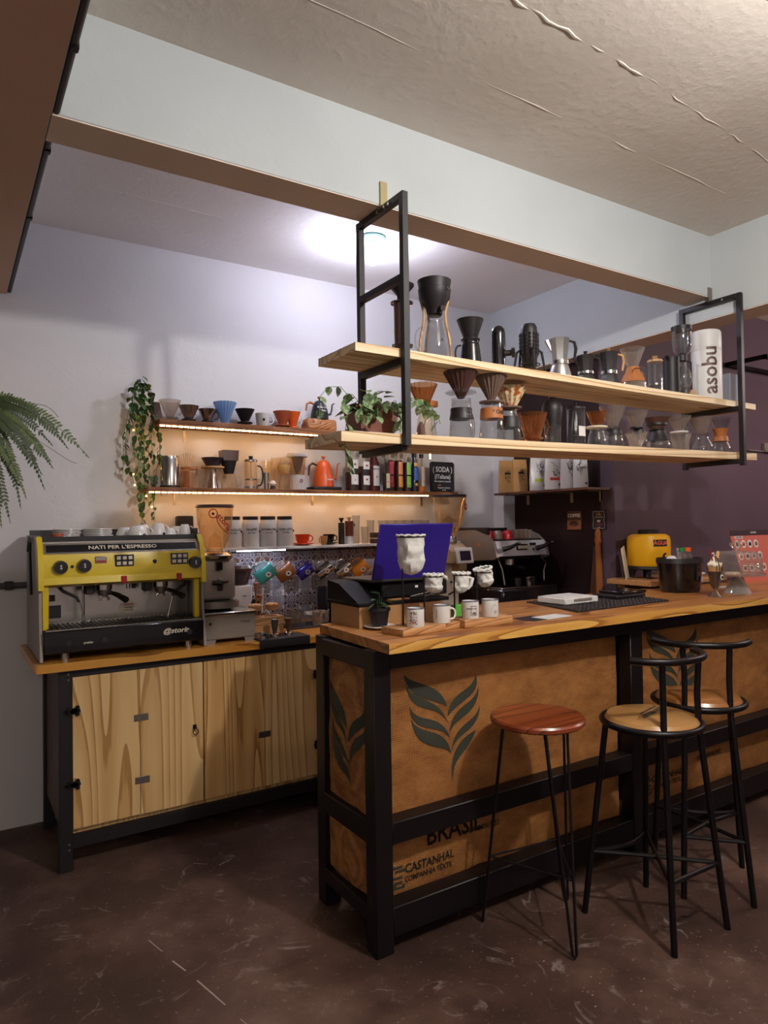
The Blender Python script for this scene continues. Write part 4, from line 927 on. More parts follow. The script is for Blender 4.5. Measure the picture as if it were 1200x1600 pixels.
def bottle(label, x, r, h, body, liqh, capm, lab=None, labz=(.03, .12), neck=.012, pump=False, sh=.55, extra=None, dy=0, liqm=LIQ):
    t = T('syrup_bottle', label, 'bottle', (x, YS+dy, ZBL), 0, 'syrup bottles on the lower wall shelf')
    B().lathe([(0, 0), (r, 0), (r, h*sh), (r*.92, h*(sh+.06)), (neck*1.2, h*(sh+.22)), (neck, h*.93), (0, h*.93)], n=28).obj('glass', body, t)
    if liqh: B().lathe([(0, .002), (r-.0015, .002), (r-.0015, liqh), (0, liqh)], n=24).obj('syrup', liqm, t)
    B().lathe([(0, h*.90), (neck+.003, h*.90), (neck+.003, h), (0, h)], n=18).obj('cap', capm, t)
    if pump: B().cyl((0, 0, h), (0, 0, h+.03), .003, n=8).tube([(0, 0, h+.03), (0, -.03, h+.032), (0, -.036, h+.022)], .004, 6).obj('pump', BLKM, t)
    if lab:
        for i, (z0, z1, c) in enumerate(lab):
            a0, a1 = -2.15, -.85
            P = [((r+.0006)*cos(a0+(a1-a0)*k/8), (r+.0006)*sin(a0+(a1-a0)*k/8)) for k in range(9)]; b = B()
            for (p, q) in zip(P, P[1:]): b.quad((p[0], p[1], z0), (q[0], q[1], z0), (q[0], q[1], z1), (p[0], p[1], z1))
            r2_ = bmesh.ops.extrude_face_region(b.bm, geom=list(b.bm.faces)); bmesh.ops.scale(b.bm, vec=(.985, .985, 1), verts=[v for v in r2_['geom'] if isinstance(v, bmesh.types.BMVert)])
            b.obj('label', c, t)
    return t
def col(h): return MAT.get('c'+h) or plain('c'+h, h, .5, var=.03)
def fruit(t, r, z, c, s=.012): B().ball((0, 0, 0), s, 10).obj('fruit_print', c, t, loc=(0, -r+s*.75, z))
q = bottle('tall clear bottle, leftmost, black white label over dark syrup', 2.218, .044, .315, GLW, .12, BLKM, [(.04, .105, col('e0dcd8')), (.108, .142, INK), (.145, .20, col('e0dcd8'))]); fruit(q, .044, .17, INKR, .013); fruit(q, .044, .07, col('c0906a'), .010)
q = bottle('clear bottle second from left with two cherry labels', 2.308, .041, .285, GLW, .16, BLKM, [(.04, .100, col('e0dcd8')), (.104, .138, INK), (.141, .19, col('e0dcd8'))]); fruit(q, .041, .165, INKR, .013); fruit(q, .041, .075, INKR, .013)
q = bottle('dark red bottle with a big white label and caramel cubes', 2.385, .040, .30, plain('red_glass', '4a1010', .15, 0, .5), 0, WHTP, [(.035, .165, col('d8d4d0'))], neck=.016); text('MONIN', .014, INK, q, (0, -.041, .145), wrap=.04); fruit(q, .04, .095, col('b07038'), .012)
q = bottle('short small bottle in front of the others, cream label', 2.452, .024, .215, GLW, .12, GREY, [(.02, .115, col('e6dcb8'))], dy=-.05); fruit(q, .024, .06, col('b85030'), .008)
q = bottle('pump bottle with crimson fruit label', 2.508, .032, .295, GLW, .21, BLKM, [(.03, .105, col('a02838')), (.115, .20, col('b83a4a'))], pump=True); fruit(q, .032, .055, RED, .014)
q = bottle('pump bottle with orange fruit label', 2.582, .030, .295, GLW, .21, BLKM, [(.03, .105, col('d98a3a')), (.115, .20, col('e08850'))], pump=True); fruit(q, .03, .055, col('e8a030'), .014)
q = bottle('pump bottle with green lime label', 2.650, .030, .295, GLW, .20, BLKM, [(.03, .105, col('7fb03a')), (.115, .20, col('8fbf5a'))], pump=True); fruit(q, .03, .055, col('9cc83a'), .014)
q = bottle('dark bottle with teal neck and blue label', 2.712, .028, .265, plain('navy_glass', '141a30', .15, 0, .5), 0, BLKM, [(.08, .17, col('3a64b0')), (.175, .20, col('d8b060'))], neck=.014); fruit(q, .028, .05, col('d99a3a'), .015)
q = bottle('clear square shouldered bottle with pale label beside the chalkboard', 2.772, .026, .262, GLW, .04, BLKM, [(.04, .175, col('d8ccb8'))], liqm=MUGO); fruit(q, .026, .07, col('c07030'), .010)
for x, lb in ((2.545, 'pump bottle at the back between the crimson and orange labels'), (2.618, 'pump bottle at the back between the orange and green labels')): bottle(lb, x, .028, .30, GLW, .18, BLKM, None, pump=True, dy=.058)
t = T('chalkboard_sign', 'black chalkboard with chalk lettering on the lower wall shelf', 'sign', (2.935, YS-.02, ZBL)); B().box(-.103, .103, -.005, .005, 0, .212, bev=.012).obj('board', plain('slate', '1e1a1e', .7), t)
text('( SODA )', .052, CHALK, t, (0, -.0056, .158), sx=.85); text('(ITaliana)', .042, CHALK, t, (0, -.0056, .108), sx=.9); text('Maracujando artesanal', .016, CHALK, t, (.0, -.0056, .077)); text('Pergunte os sabores', .013, CHALK, t, (.01, -.0056, .032)); text('do dia', .013, CHALK, t, (.01, -.0056, .016))
b = B()
for q in range(3): b.lathe([(0, 0), (.004, 0), (.004, .001), (0, .001)], c=(-.035+q*.008, 0), n=6)
b.bm.transform(Matrix.Rotation(pi/2, 4, 'X')); tag(b.obj('chalk_dots', col('d88a5a'), t, loc=(0, -.005, .05)), kind='stuff')

# ------------------------------------------------------------------ white shelf items
YJ = 3.80
JM = WHTP
for x, lb, wd, q in ((1.380, 'CHOCOLATE', .0205, 'white jar with black lid reading CHOCOLATE'), (1.490, 'FRAPPÉ', .0225, 'white jar with black lid reading FRAPPÉ'), (1.598, 'OVOMALTINE', .0185, 'white jar with black lid reading OVOMALTINE'), (1.705, 'CHAI LATTE', .0195, 'white jar with black lid reading CHAI LATTE')):
    t = T('storage_jar', q, 'jar', (x, YJ, ZW))
    B().lathe([(0, 0), (.046, 0), (.0505, .008), (.0505, .125), (.046, .148), (.040, .160), (0, .160)], n=40).obj('body', JM, t)
    B().lathe([(0, .158), (.043, .158), (.044, .162), (.044, .176), (.042, .178), (0, .178)], n=36).obj('lid', BLKM, t)
    for s_, sz, zz in ((lb, wd*.88, .100), ('DA CASA', .010, .082)): text(s_, sz, INK, t, (-.0509*sin(.22), -.0509*cos(.22), zz), (pi/2, 0, -.22), wrap=.0512, ext=.0006)
    B().lathe([(0, .007), (.006, .004), (.008, -.003), (.004, -.009), (0, -.009)], n=10).obj('emblem', INK, t, loc=(.042, -.027, .092))
def cup(label, loc, r, h, mat, saucer=None, ha=RGT, group=None, up=True, name='coffee_cup'):
    t = T(name, label, 'cup', loc, 0, group)
    z = .010 if saucer else 0
    if saucer: B().lathe([(0, 0), (r*.7, 0), (r*1.5, .012), (r*1.48, .015), (r*.6, .005), (0, .005)], n=32).obj('saucer', saucer, t)
    pr = [(r*.55, z), (r*.85, z+h*.35), (r, z+h)] if up else [(r, z), (r*.95, z+h*.5), (r*.7, z+h*.92), (r*.55, z+h)]
    if up: B().vessel(pr, .003, n=32).obj('cup', mat, t)
    else: B().lathe([(r-.003, 0)]+pr+[(r*.5, z+h*.97), (0, z+h*.97), (0, z+h*.9), (r*.6, z+h*.88), (r*.9, z+h*.45)], n=32, close=False).obj('cup', mat, t)
    B().tube(handle_pts(r*.85, z+h*.25, z+h*.85, r*.5, ha), .0035, 8).obj('handle', mat, t); return t
cup('orange cup on an orange saucer on the white shelf', (1.822, YJ, ZW), .046, .058, ORC, ORC)
cup('black cup on a black saucer on the white shelf', (2.012, YJ+.02, ZW), .038, .055, BLKG, BLKG)
cup('small tan cup with black lettering in front of the black cup', (1.950, YJ-.035, ZW), .024, .056, KRAFT, None, ha=pi)
t = T('hand_grinder', 'black hand grinder with a small funnel top', 'grinder', (2.092, YJ, ZW)); B().lathe([(0, 0), (.020, 0), (.020, .135), (0, .135)], n=24).obj('body', BLKM, t); B().lathe([(.004, .135), (.018, .165), (.016, .165), (0, .14)], n=20).obj('funnel', BLKM, t)
t = T('hand_grinder', 'reddish brown hand grinder with white base', 'grinder', (2.148, YJ, ZW)); B().lathe([(0, 0), (.026, 0), (.026, .05), (0, .05)], n=24).obj('base', WHTP, t); B().lathe([(0, .05), (.0265, .05), (.0265, .145), (0, .145)], n=24).obj('body', plain('rust', '6e2f1e', .5), t)
B().tube([(.02, 0, .13), (.04, 0, .125), (.04, 0, .11)], .004, 6).obj('crank', BLKM, t); B().lathe([(.004, .145), (.018, .17), (.016, .17), (0, .15)], n=20).obj('funnel', CREAM, t)
for i, (x, y, h, lb) in enumerate(((2.198, YJ, .18, 'tall clear tumbler right of the reddish hand grinder'), (2.250, YJ-.02, .108, 'short clear tumbler in front of the tall glasses'), (2.330, YJ+.04, .15, 'clear tumbler above the small brown box'))):
    server('drinking_glass', lb, (x, y, ZW), [(.020, .001), (.022, h*.5), (.026, h)], GL, cat='glass')
for i in range(6):
    server('drinking_glass', 'clear tumbler, %s of the row behind the laptop' % ('leftmost', 'second from left', 'third from left', 'third from right', 'second from right', 'rightmost')[i], (2.41+i*.068, YJ+.02, ZW), [(.024, .001), (.026, .08), (.031, .148)], GL, cat='glass', group='tumblers behind the laptop')
t = T('sugar_box', 'small brown box with a pale stripe beside the laptop', 'box', (2.32, YJ-.03, ZW)); B().box(-.028, .028, -.02, .02, 0, .07, bev=.003).obj('carton', BLOCK, t); B().box(-.0285, .0285, -.0205, .0205, .03, .036).obj('stripe', CREAM, t)

# ------------------------------------------------------------------ mugs hanging from a rail
t = T('mug_rail', 'thin black rail with hooks under the white shelf', 'rail', (0, 0, 0))
B().tube([(1.35, 3.80, ZW-.03), (2.45, 3.80, ZW-.03)], .004, 8).obj('rod', BLK, t)
for x in (1.36, 1.9, 2.44): B().box(x-.004, x+.004, 3.797, 3.803, ZW-.034, ZW-.016).obj('bracket', BLK, t)
MG = [(1.585, TEAL, 'teal steel mug hanging first from the left', .044, .118), (1.712, BRN, 'brown mug hanging second from the left', .043, .112), (1.840, PURM, 'dark purple metallic mug hanging third from the left', .037, .10), (1.972, STEEL, 'polished steel mug hanging left of the other steel one', .037, .105), (2.105, STEEL, 'polished steel mug hanging between steel and orange mugs', .037, .105), (2.225, MUGO, 'orange mug hanging beside the laptop', .041, .105)]
for x, mt, lb, r, h in MG:
    B().tube([(x-.028, 3.80, ZW-.03+.005), (x-.028, 3.80, ZW-.05), (x-.020, 3.80, ZW-.058), (x-.012, 3.80, ZW-.052)], .0022, 6).obj('hook', BLK, t)
    o = T('hanging_mug', lb, 'mug', (x-.005, 3.80, 1.228))
    M = Matrix.Translation((0, 0, 0)) @ Matrix.Rotation(radians(52), 4, 'Y') @ Matrix.Rotation(radians(18), 4, 'X')
    b = B(); b.vessel([(r*.9, -h/2), (r, -h/2+.006), (r, h/2)], .002, n=36); b.bm.transform(M); b.obj('body', mt, o)
    b = B(); b.tube([(-r+.001, 0, -h*.32), (-r-.022, 0, -h*.28), (-r-.028, 0, 0), (-r-.022, 0, h*.3), (-r+.001, 0, h*.36)], .0038, 8); b.bm.transform(M); b.obj('handle', mt, o)
    b = B(); b.lathe([(0, 0), (.016, 0), (.016, .0012), (0, .0012)], n=18); b.bm.transform(M @ Matrix.Translation((.003, -r-.0003, .012)) @ Matrix.Rotation(pi/2, 4, 'X')); b.obj('sticker', WHTP if mt not in (PURM,) else GREY, o)
    b = B(); b.lathe([(0, 0), (.007, 0), (.004, .0012), (0, .0012)], n=8); b.bm.transform(M @ Matrix.Translation((.003, -r-.0016, .012)) @ Matrix.Rotation(pi/2, 4, 'X')); b.obj('emblem', INK if mt is not STEEL else INKR, o)

# ------------------------------------------------------------------ yellow two group espresso machine
em = T('espresso_machine', 'yellow two group espresso machine with stainless back panel', 'espresso machine', (0, 0, 0))
x0, x1, yf, yb = .352, 1.062, 3.36, 3.90
for sx_, xx in ((-1, x0-.012), (1, x1)):
    P = [(yf-.028, .925), (yb, .925), (yb, 1.475), (yf+.06, 1.475), (yf+.012, 1.35), (yf+.006, 1.12)]
    B().prism(P, xx, xx+.012, 'YZ').obj('side_panel', GREY, em)
B().box(x0, x1, yf-.03, yb, .955, 1.055, bev=.006).obj('base', BLKG, em)
B().box(x0+.012, x1-.012, yf-.022, yf+.24, 1.055, 1.060).obj('drip_tray', STEELB, em)
b = B()
for i in range(34): b.box(x0+.02+i*.0203, x0+.031+i*.0203, yf-.012, yf+.19, 1.06, 1.064)
tag(b.obj('tray_grille', BLKM, em), kind='stuff')
B().box(x0+.01, x1-.01, yf+.22, yf+.235, 1.06, 1.30).obj('back_splash', STEEL, em)
B().box(x0, x1, yf+.235, yb-.01, 1.05, 1.44).obj('boiler_housing', GREY, em)
head = B().prism([(yf+.0, 1.265), (yf+.25, 1.265), (yf+.25, 1.43), (yf+.02, 1.395), (yf-.004, 1.29)], x0+.002, x1-.002, 'YZ').obj('head_panel', YEL, em)
B().prism([(yf-.012, 1.258), (yf+.02, 1.244), (yf+.25, 1.244), (yf+.25, 1.266), (yf-.006, 1.288)], x0+.004, x1-.004, 'YZ').obj('lower_lip', YEL, em)
top_ = B().prism([(yf+.017, 1.392), (yf+.045, 1.436), (yf+.25, 1.446), (yf+.25, 1.42)], x0+.002, x1-.002, 'YZ').obj('top_bevel', STEELB, em)
sl = atan2(.044, .028)
B().prism([(yf+.0205, 1.400), (yf+.0405, 1.4315), (yf+.0425, 1.4305), (yf+.0225, 1.399)], x0+.02, x1-.02, 'YZ').obj('name_strip', BLKG, em)
text('NATI PER L\'ESPRESSO', .026, CREAM, em, (.70, yf+.029, 1.4165), (sl, 0, 0), sx=1.25, ext=.0006)
for xx in (x0-.016, x1-.006):
    B().prism([(yf-.020, 1.235), (yf+.05, 1.235), (yf+.085, 1.47), (yf+.055, 1.47), (yf+.012, 1.42), (yf-.014, 1.33)], xx, xx+.022, 'YZ').obj('head_end', YEL, em)
for xx in (x0+.002, x1-.035): B().box(xx, xx+.026, yf+.012, yf+.04, 1.056, 1.25, bev=.003).obj('pillar', YEL, em)
B().box(x0, x1, yf+.06, yf+.075, 1.446, 1.47).box(x0, x1, yb-.02, yb-.008, 1.44, 1.50).box(x0, x0+.01, yf+.06, yb-.01, 1.44, 1.50).box(x1-.01, x1, yf+.06, yb-.01, 1.44, 1.50).obj('cup_rail', BLKM, em)
B().box(x0, x1, yf+.06, yb-.01, 1.438, 1.446).obj('cup_warmer', STEELB, em)
fy = lambda zz: yf-.004+(zz-1.29)*.229
def knob(xx, zz, r=.031):
    k_ = B().cyl((0, 0, 0), (0, -.026, 0), r, r*.9, n=20).obj('steam_knob', BLKG, em, loc=(xx, fy(zz)-.001, zz))
    text('S', .026, CHALK, k_, (0, -.0265, 0), sx=.8)
knob(.427, 1.334); knob(.525, 1.337); knob(1.028, 1.332)
B().cyl((.475, fy(1.335), 1.335), (.475, fy(1.335)-.005, 1.335), .007, n=14).obj('button', BLKG, em)
g_ = B().box(.572, .622, fy(1.36)-.006, fy(1.36)+.008, 1.343, 1.376, bev=.003).obj('gauge', STEELB, em); B().box(.577, .617, fy(1.36)-.008, fy(1.36)-.004, 1.348, 1.358).obj('gauge_needle', INKR, g_)
for xx in (.70, .955):
    p_ = B().box(xx-.042, xx+.042, fy(1.353)-.007, fy(1.353)+.008, 1.325, 1.381, bev=.002).obj('button_panel', BLKG, em)
    for dx in (-.026, 0, .026):
        for dz in (-.012, .013): B().box(xx+dx-.009, xx+dx+.009, fy(1.353)-.0085, fy(1.353)-.005, 1.353+dz-.008, 1.353+dz+.008, bev=.001).obj('push_button', CREAM, p_)
for xx in (.694, .948): B().box(xx-.012, xx+.012, yf-.017, yf+.006, 1.250, 1.284, bev=.002).obj('rocker_switch', plain('switch_red', 'a01818', .3), em)
B().lathe([(0, .010), (.009, .005), (.010, -.002), (.005, -.011), (0, -.012)], n=10).obj('emblem', INK, em, loc=(.838, fy(1.345), 1.345))
for xx in (.625, .885):
    g = B().cyl((xx, yf+.095, 1.245), (xx, yf+.095, 1.218), .036, n=28).obj('group_head', STEEL, em)
    B().cyl((xx, yf+.095, 1.218), (xx, yf+.095, 1.19), .034, .026, n=24).obj('portafilter_basket', STEELB, em)
    B().tube([(xx+.02, yf+.075, 1.205), (xx+.045, yf+.02, 1.195), (xx+.07, yf-.045, 1.175)], [.008, .012, .015], 12).obj('portafilter_handle', BLKG, em)
    B().cyl((xx+.07, yf-.045, 1.175), (xx+.0705, yf-.0465, 1.1748), .011, n=12).obj('handle_cap', STEEL, em)
    B().tube([(xx-.018, yf+.09, 1.165), (xx-.018, yf+.09, 1.178), (xx, yf+.09, 1.19), (xx+.018, yf+.09, 1.178), (xx+.018, yf+.09, 1.165)], .006, 8).obj('spout', STEEL, em)
    B().box(xx-.085, xx-.05, yf+.06, yf+.12, 1.20, 1.245, bev=.004).obj('valve_block', BLKM, em)
for xx, e_ in ((.425, 1), (1.0, -1)):
    B().tube([(xx, yf+.06, 1.245), (xx+e_*.015, yf+.03, 1.225), (xx+e_*.07, yf+.01, 1.195), (xx+e_*.078, yf+.01, 1.175)], .0075, 8).obj('wand_grip', BLKM, em)
    B().tube([(xx+e_*.078, yf+.01, 1.18), (xx+e_*.105, yf+.0, 1.075)], .0035, 8).obj('steam_wand', STEEL, em)
B().tube([(.535, yf+.1, 1.25), (.535, yf+.1, 1.06)], .006, 8).obj('standpipe', STEEL, em)
B().box(.405, .430, yf+.216, yf+.221, 1.165, 1.195).obj('warning_plate', plain('maroon', '5a1c18', .4), em)
B().box(.395, .455, yf+.214, yf+.221, 1.085, 1.145, bev=.001).obj('outlet_plate', BLKG, em)
q = B().lathe([(0, 0), (.042, 0), (.042, .002), (0, .002)], n=28); q.bm.transform(Matrix.Diagonal((1, .72, 1, 1))); q.bm.transform(Matrix.Translation((.76, yf+.2195, 1.115)) @ Matrix.Rotation(pi/2, 4, 'X')); q = q.obj('oval_sticker', CREAM, em)
text('Astoria', .016, INKR, em, (.76, yf+.2165, 1.128), shear=.3); text('CUIDADO', .009, INK, em, (.76, yf+.2165, 1.112)); text('superfície quente', .007, INK, em, (.76, yf+.2165, 1.10))
B().tube([(xx_ := .735, yf+.1, 1.25), (.735, yf+.1, 1.215)], .009, 10).obj('water_spout', STEEL, em); B().tube([(.76, yf+.1, 1.25), (.76, yf+.1, 1.215)], .009, 10).obj('water_spout', BLKM, em)
text('@storia', .034, CREAM, em, (.925, yf-.0312, 1.012), shear=.25, sx=1.1, ext=.001); text('pratica', .014, CREAM, em, (.535, yf-.0312, .995), ext=.0006)
for xx in (.455, .605, .99): B().cyl((xx, yf-.030, 1.0), (xx, yf-.034, 1.0), .013, n=18).obj('round_button', BLKM, em)
for xx, yy in ((.445, yf+.01), (.995, yf+.01), (.445, yb-.08), (.995, yb-.08)): B().cyl((xx, yy, .92), (xx, yy, .957), .018, n=18).obj('foot', STEEL, em)
t = T('power_cable', 'black cable looping behind the left side of the yellow espresso machine', 'cable', (0, 0, 0)); B().tube([(.332, 3.60, 1.20), (.328, 3.60, 1.38), (.328, 3.60, 1.44), (.330, 3.66, 1.465), (.331, 3.74, 1.40)], .006, 8).obj('cable', BLK, t)
# items on the machine
zc = 1.446
def plates(label, x, y, n_, r, gp):
    for i in range(n_):
        o = T('saucer', label % ('lowest', 'second from the bottom', 'third from the bottom', 'exactly in the middle', 'third from the top', 'second from the top', 'topmost')[i], 'saucer', (x+rnd.uniform(-.004, .004), y, zc+i*.0075), 0, gp)
        B().lathe([(0, 0), (r*.55, 0), (r, .009), (r*.99, .012), (r*.5, .005), (0, .005)], n=32).obj('plate', WHT, o)
plates('white saucer, %s of the left stack on yellow machine', .475, 3.53, 7, .062, 'left saucer stack'); plates('white saucer, %s of the right stack on yellow machine', .612, 3.53, 7, .066, 'right saucer stack')
t = T('amber_tub', 'small round amber brown tub on the yellow espresso machine', 'tub', (.425, 3.45, zc)); B().lathe([(0, 0), (.026, 0), (.026, .036), (.022, .038), (0, .038)], n=24).obj('tub', TERR, t)
for x, y, r, h, u, lb in ((.785, 3.475, .050, .068, 0, 'big white cup upside down, nearest of the cups on the yellow machine'), (.745, 3.56, .046, .062, 0, 'white cup upside down behind the biggest cup'), (.832, 3.60, .046, .076, 0, 'white cup at the back between the two front cups'), (.885, 3.485, .036, .080, 1, 'tall white mug upside down in the middle of the machine top'), (.945, 3.50, .032, .056, 0, 'little white cup right of the tall mug'), (.995, 3.56, .030, .065, 1, 'white cup second from right at back of machine top'), (1.018, 3.49, .030, .074, 1, 'white mug at the right end of the machine top')):
    o = cup(lb, (x, y, zc), r, h, WHT, None, ha=RGT, up=False, name='white_cup')
    if r > .048 or h > .079: B().lathe([(0, .008), (.007, .004), (.006, -.006), (0, -.008)], n=8).obj('emblem', INK, o, loc=(.02, -r*.86, h*.35))

# ------------------------------------------------------------------ grinder beside the yellow machine
kb = T('knock_drawer', 'beige steel knock box drawer under the grey grinder', 'drawer', (0, 0, 0))
B().box(1.078, 1.345, 3.375, 3.70, .938, 1.062, bev=.006).obj('drawer_box', plain('warm_grey', '8f8378', .4, .3), kb)
B().box(1.079, 1.352, 3.368, 3.70, 1.055, 1.075, bev=.006).obj('top_edge', STEEL, kb)
for xx in (1.085, 1.30): B().prism([(xx-.01, .92), (xx+.045, .92), (xx+.052, .94), (xx-.016, .94)], 3.372, 3.38).obj('foot', GREY, kb)
text('Compak', .014, INK, kb, (1.29, 3.3745, 1.02), shear=.2); B().lathe([(0, .008), (.008, .004), (.006, -.006), (0, -.008)], n=8).obj('emblem', INK, kb, loc=(1.107, 3.377, 1.02))
B().box(1.079, 1.35, 3.70, 3.72, .92, 1.07).obj('back_plate', GREY, kb)
gr = T('coffee_grinder', 'grey coffee grinder with big clear hopper beside the yellow machine', 'grinder', (1.188, 3.53, 1.075))
B().box(-.092, .092, -.055, .14, .05, .265, bev=.02, seg=3).obj('housing', plain('champagne', '9c9086', .4, .4), gr)
P = [(-.102*cos(a), -.055-.085*sin(a)) for a in [pi*k/14 for k in range(15)]]
B().prism(P, .015, .048, 'XY').obj('ground_tray', plain('champagne2', '857a6e', .4, .4), gr); B().prism([(x*.9, y*.95-.004) for x, y in P], .046, .050, 'XY').obj('tray_inside', BLKG, gr)
B().box(-.07, .07, -.05, .12, 0, .05, bev=.005).obj('plinth', BLKM, gr)
B().box(-.022, .012, -.085, -.05, .205, .25, bev=.004).obj('dosing_spout', BLKG, gr); B().box(-.012, .012, -.08, -.054, .14, .165, bev=.003).obj('fork_bracket', STEEL, gr)
B().tube([(-.038, -.068, .142), (.0, -.09, .142), (.045, -.068, .145)], [.012, .014, .005], 10).obj('fork_lever', BLKG, gr); B().lathe([(.014, .10), (.017, .135), (.012, .135)], c=(0, -.072), n=16).obj('chute', GLS, gr)
B().lathe([(0, .265), (.088, .265), (.092, .28), (.075, .295), (.05, .30), (0, .30)], n=36).obj('adjust_ring', STEEL, gr); text('compak', .016, INK, gr, (.03, -.0555, .252))
B().lathe([(.045, .295), (.048, .31), (.072, .36), (.090, .45), (.095, .53), (.092, .53), (.087, .45), (.068, .36), (.043, .31)], n=44, close=True).obj('hopper', HOPPER, gr)
B().lathe([(0, .53), (.098, .53), (.100, .535), (.096, .545), (0, .548)], n=44).obj('hopper_lid', SMOKE, gr)
B().lathe([(0, .30), (.04, .30), (.030, .37), (0, .40)], n=24).obj('hopper_cone', GLW, gr)
def hopper_r(z): 
    pts = [(.048, .31), (.072, .36), (.090, .45), (.095, .53)]
    for (r0, a), (r1, c) in zip(pts, pts[1:]):
        if a <= z <= c: return r0+(r1-r0)*(z-a)/(c-a)
    return .09
tx = text('storia', .046, INKR, gr, (0, 0, 0), ext=.0005, sub=.01)
for v in tx.data.vertices:
    x, y = v.co.x, v.co.y; c, s_ = cos(-.82), sin(-.82); X, Z = x*c-y*s_+.022, x*s_+y*c+.452; r = hopper_r(Z)+.001+v.co.z; a = X/.085; v.co = (r*sin(a), -r*cos(a), Z)
tx.rotation_euler = (0, 0, 0)
def on_hopper(poly): return [Vector(((hopper_r(Z)+.0015)*sin(X/.085), -(hopper_r(Z)+.0015)*cos(X/.085), Z)) for X, Z in poly]
b = B(); b.tube(on_hopper([(-.035+.019*cos(a)*1.0, .498+.022*sin(a)) for a in [tau*k/20 for k in range(20)]]), .0028, 6, closed=True); b.tube(on_hopper([(-.02, .478), (-.015, .455), (0, .43), (.03, .405), (.058, .392)]), .0022, 6); b.obj('hopper_emblem', INKR, gr)
b = B(); b.tube(on_hopper([(-.040, .50), (-.030, .494)]), .006, 8); b.obj('hopper_mark', INK, gr)

# ------------------------------------------------------------------ smaller things on the back counter
t = T('small_grinder', 'white compact grinder with smoky hopper behind the grey grinder', 'grinder', (1.42, 3.80, CZ)); B().box(-.06, .06, -.05, .05, .11, .25, bev=.008).obj('housing', WHTP, t); B().box(-.06, .06, -.05, .05, 0, .11, bev=.004).obj('base', BLKM, t)
B().lathe([(0, .25), (.045, .25), (.062, .30), (.068, .33), (0, .33)], n=28).obj('hopper', GLS, t); B().lathe([(0, .33), (.075, .33), (.077, .345), (.06, .362), (0, .366)], n=28).obj('lid', SMOKE, t); text('Capri', .012, INK, t, (.01, -.0505, .19)); 
t = T('utensil_jar', 'steel jar of wooden tools behind the wooden tamper stand', 'jar', (1.475, 3.64, CZ)); B().vessel([(.032, 0), (.034, .10)], .002, n=24).obj('jar', STEELB, t)
for i, (a, c, mt) in enumerate(((-.02, .27, LEATH), (.005, .20, LEATH), (.018, .24, WHTP), (-.008, .17, BLKM))): B().tube([(a*.4, 0, .01), (a, 0, c-.05), (a*1.1, -.005, c)], [.004, .006, .014 if i < 2 else .005], 10).obj('utensil', mt, t)
t = T('rubber_mat', 'black tamping mat folded over the counter edge', 'mat', (0, 0, 0)); B().box(1.335, 1.615, 3.292, 3.44, CZ, CZ+.008, bev=.002).box(1.335, 1.615, 3.288, 3.2975, .885, CZ+.008, bev=.002).obj('mat', BLKM, t)
t = T('accessory_stand', 'wooden stand with cork lidded glass jars behind the steel dishes', 'stand', (1.405, 3.50, CZ)); B().box(-.055, .135, -.045, .045, 0, .10, bev=.004).obj('block', BOARD, t)
for xx in (-.012, .085):
    j = B().lathe([(0, .10), (.03, .10), (.032, .14), (0, .14)], c=(xx, 0), n=20).obj('jar', GLW, t); B().lathe([(0, .135), (.036, .135), (.038, .16), (.03, .168), (0, .168)], c=(xx, 0), n=24).obj('cork_lid', BOARD, j)
t = T('tamper', 'steel tamper with dark grip standing on the black mat', 'tamper', (1.45, 3.37, CZ+.008)); B().lathe([(0, 0), (.029, 0), (.029, .014), (.012, .022), (0, .022)], n=28).obj('base', STEEL, t); B().lathe([(0, .02), (.011, .02), (.018, .06), (.019, .088), (0, .094)], n=20).obj('grip', plain('gunmetal', '4a4648', .35, .6), t)
t = T('tamper', 'brown handled tamper right of the steel one', 'tamper', (1.535, 3.385, CZ+.008)); B().lathe([(0, 0), (.028, 0), (.028, .012), (.012, .02), (0, .02)], n=28).obj('base', STEEL, t); B().lathe([(0, .02), (.010, .02), (.016, .06), (.020, .085), (0, .09)], n=20).obj('grip', plain('dark_grip', '4a2a1c', .4), t)
t = T('dosing_ring', 'shallow steel dosing dish at left on the black mat', 'dish', (1.375, 3.36, CZ+.008)); B().vessel([(.034, 0), (.036, .024)], .002, n=28).obj('dish', STEEL, t)
t = T('portafilter', 'chrome portafilter basket leaning behind the wooden stand', 'portafilter', (1.355, 3.74, CZ)); B().vessel([(.03, 0), (.034, .05)], .003, n=24).obj('basket', STEEL, t); B().tube([(.034, 0, .04), (.09, -.02, .10), (.12, -.03, .17)], [.007, .010, .012], 10).obj('handle', BLKM, t)
t = T('drain_board', 'dark drying mat under the small glasses', 'mat', (1.80, 3.66, CZ)); B().box(-.17, .30, -.10, .10, 0, .010, bev=.003).obj('mat', BLKM, t)
for i, (x, y) in enumerate(((1.68, 3.68), (1.73, 3.62), (1.74, 3.71), (1.69, 3.62))): server('small_glass', 'little clear glass at the %s of the cluster on the drying mat' % ('back left', 'front right', 'back right', 'front left')[i], (x, y, CZ+.010), [(.018, .001), (.020, .04), (.023, .085)], GL, cat='glass', group='glasses on the drying mat')
server('glass_mug', 'thick glass mug with handle at front of the drying mat', (1.815, 3.60, CZ+.010), [(.026, .001), (.030, .02), (.030, .085)], GLC, handle=RGT, hz=(.02, .07, .022, .03), hmat=GLC, cat='mug'); server('glass_mug', 'thick glass mug behind the front one on the drying mat', (1.89, 3.66, CZ+.010), [(.024, .001), (.028, .02), (.028, .07)], GLC, handle=RGT, hz=(.02, .06, .02, .028), hmat=GLC, cat='mug')
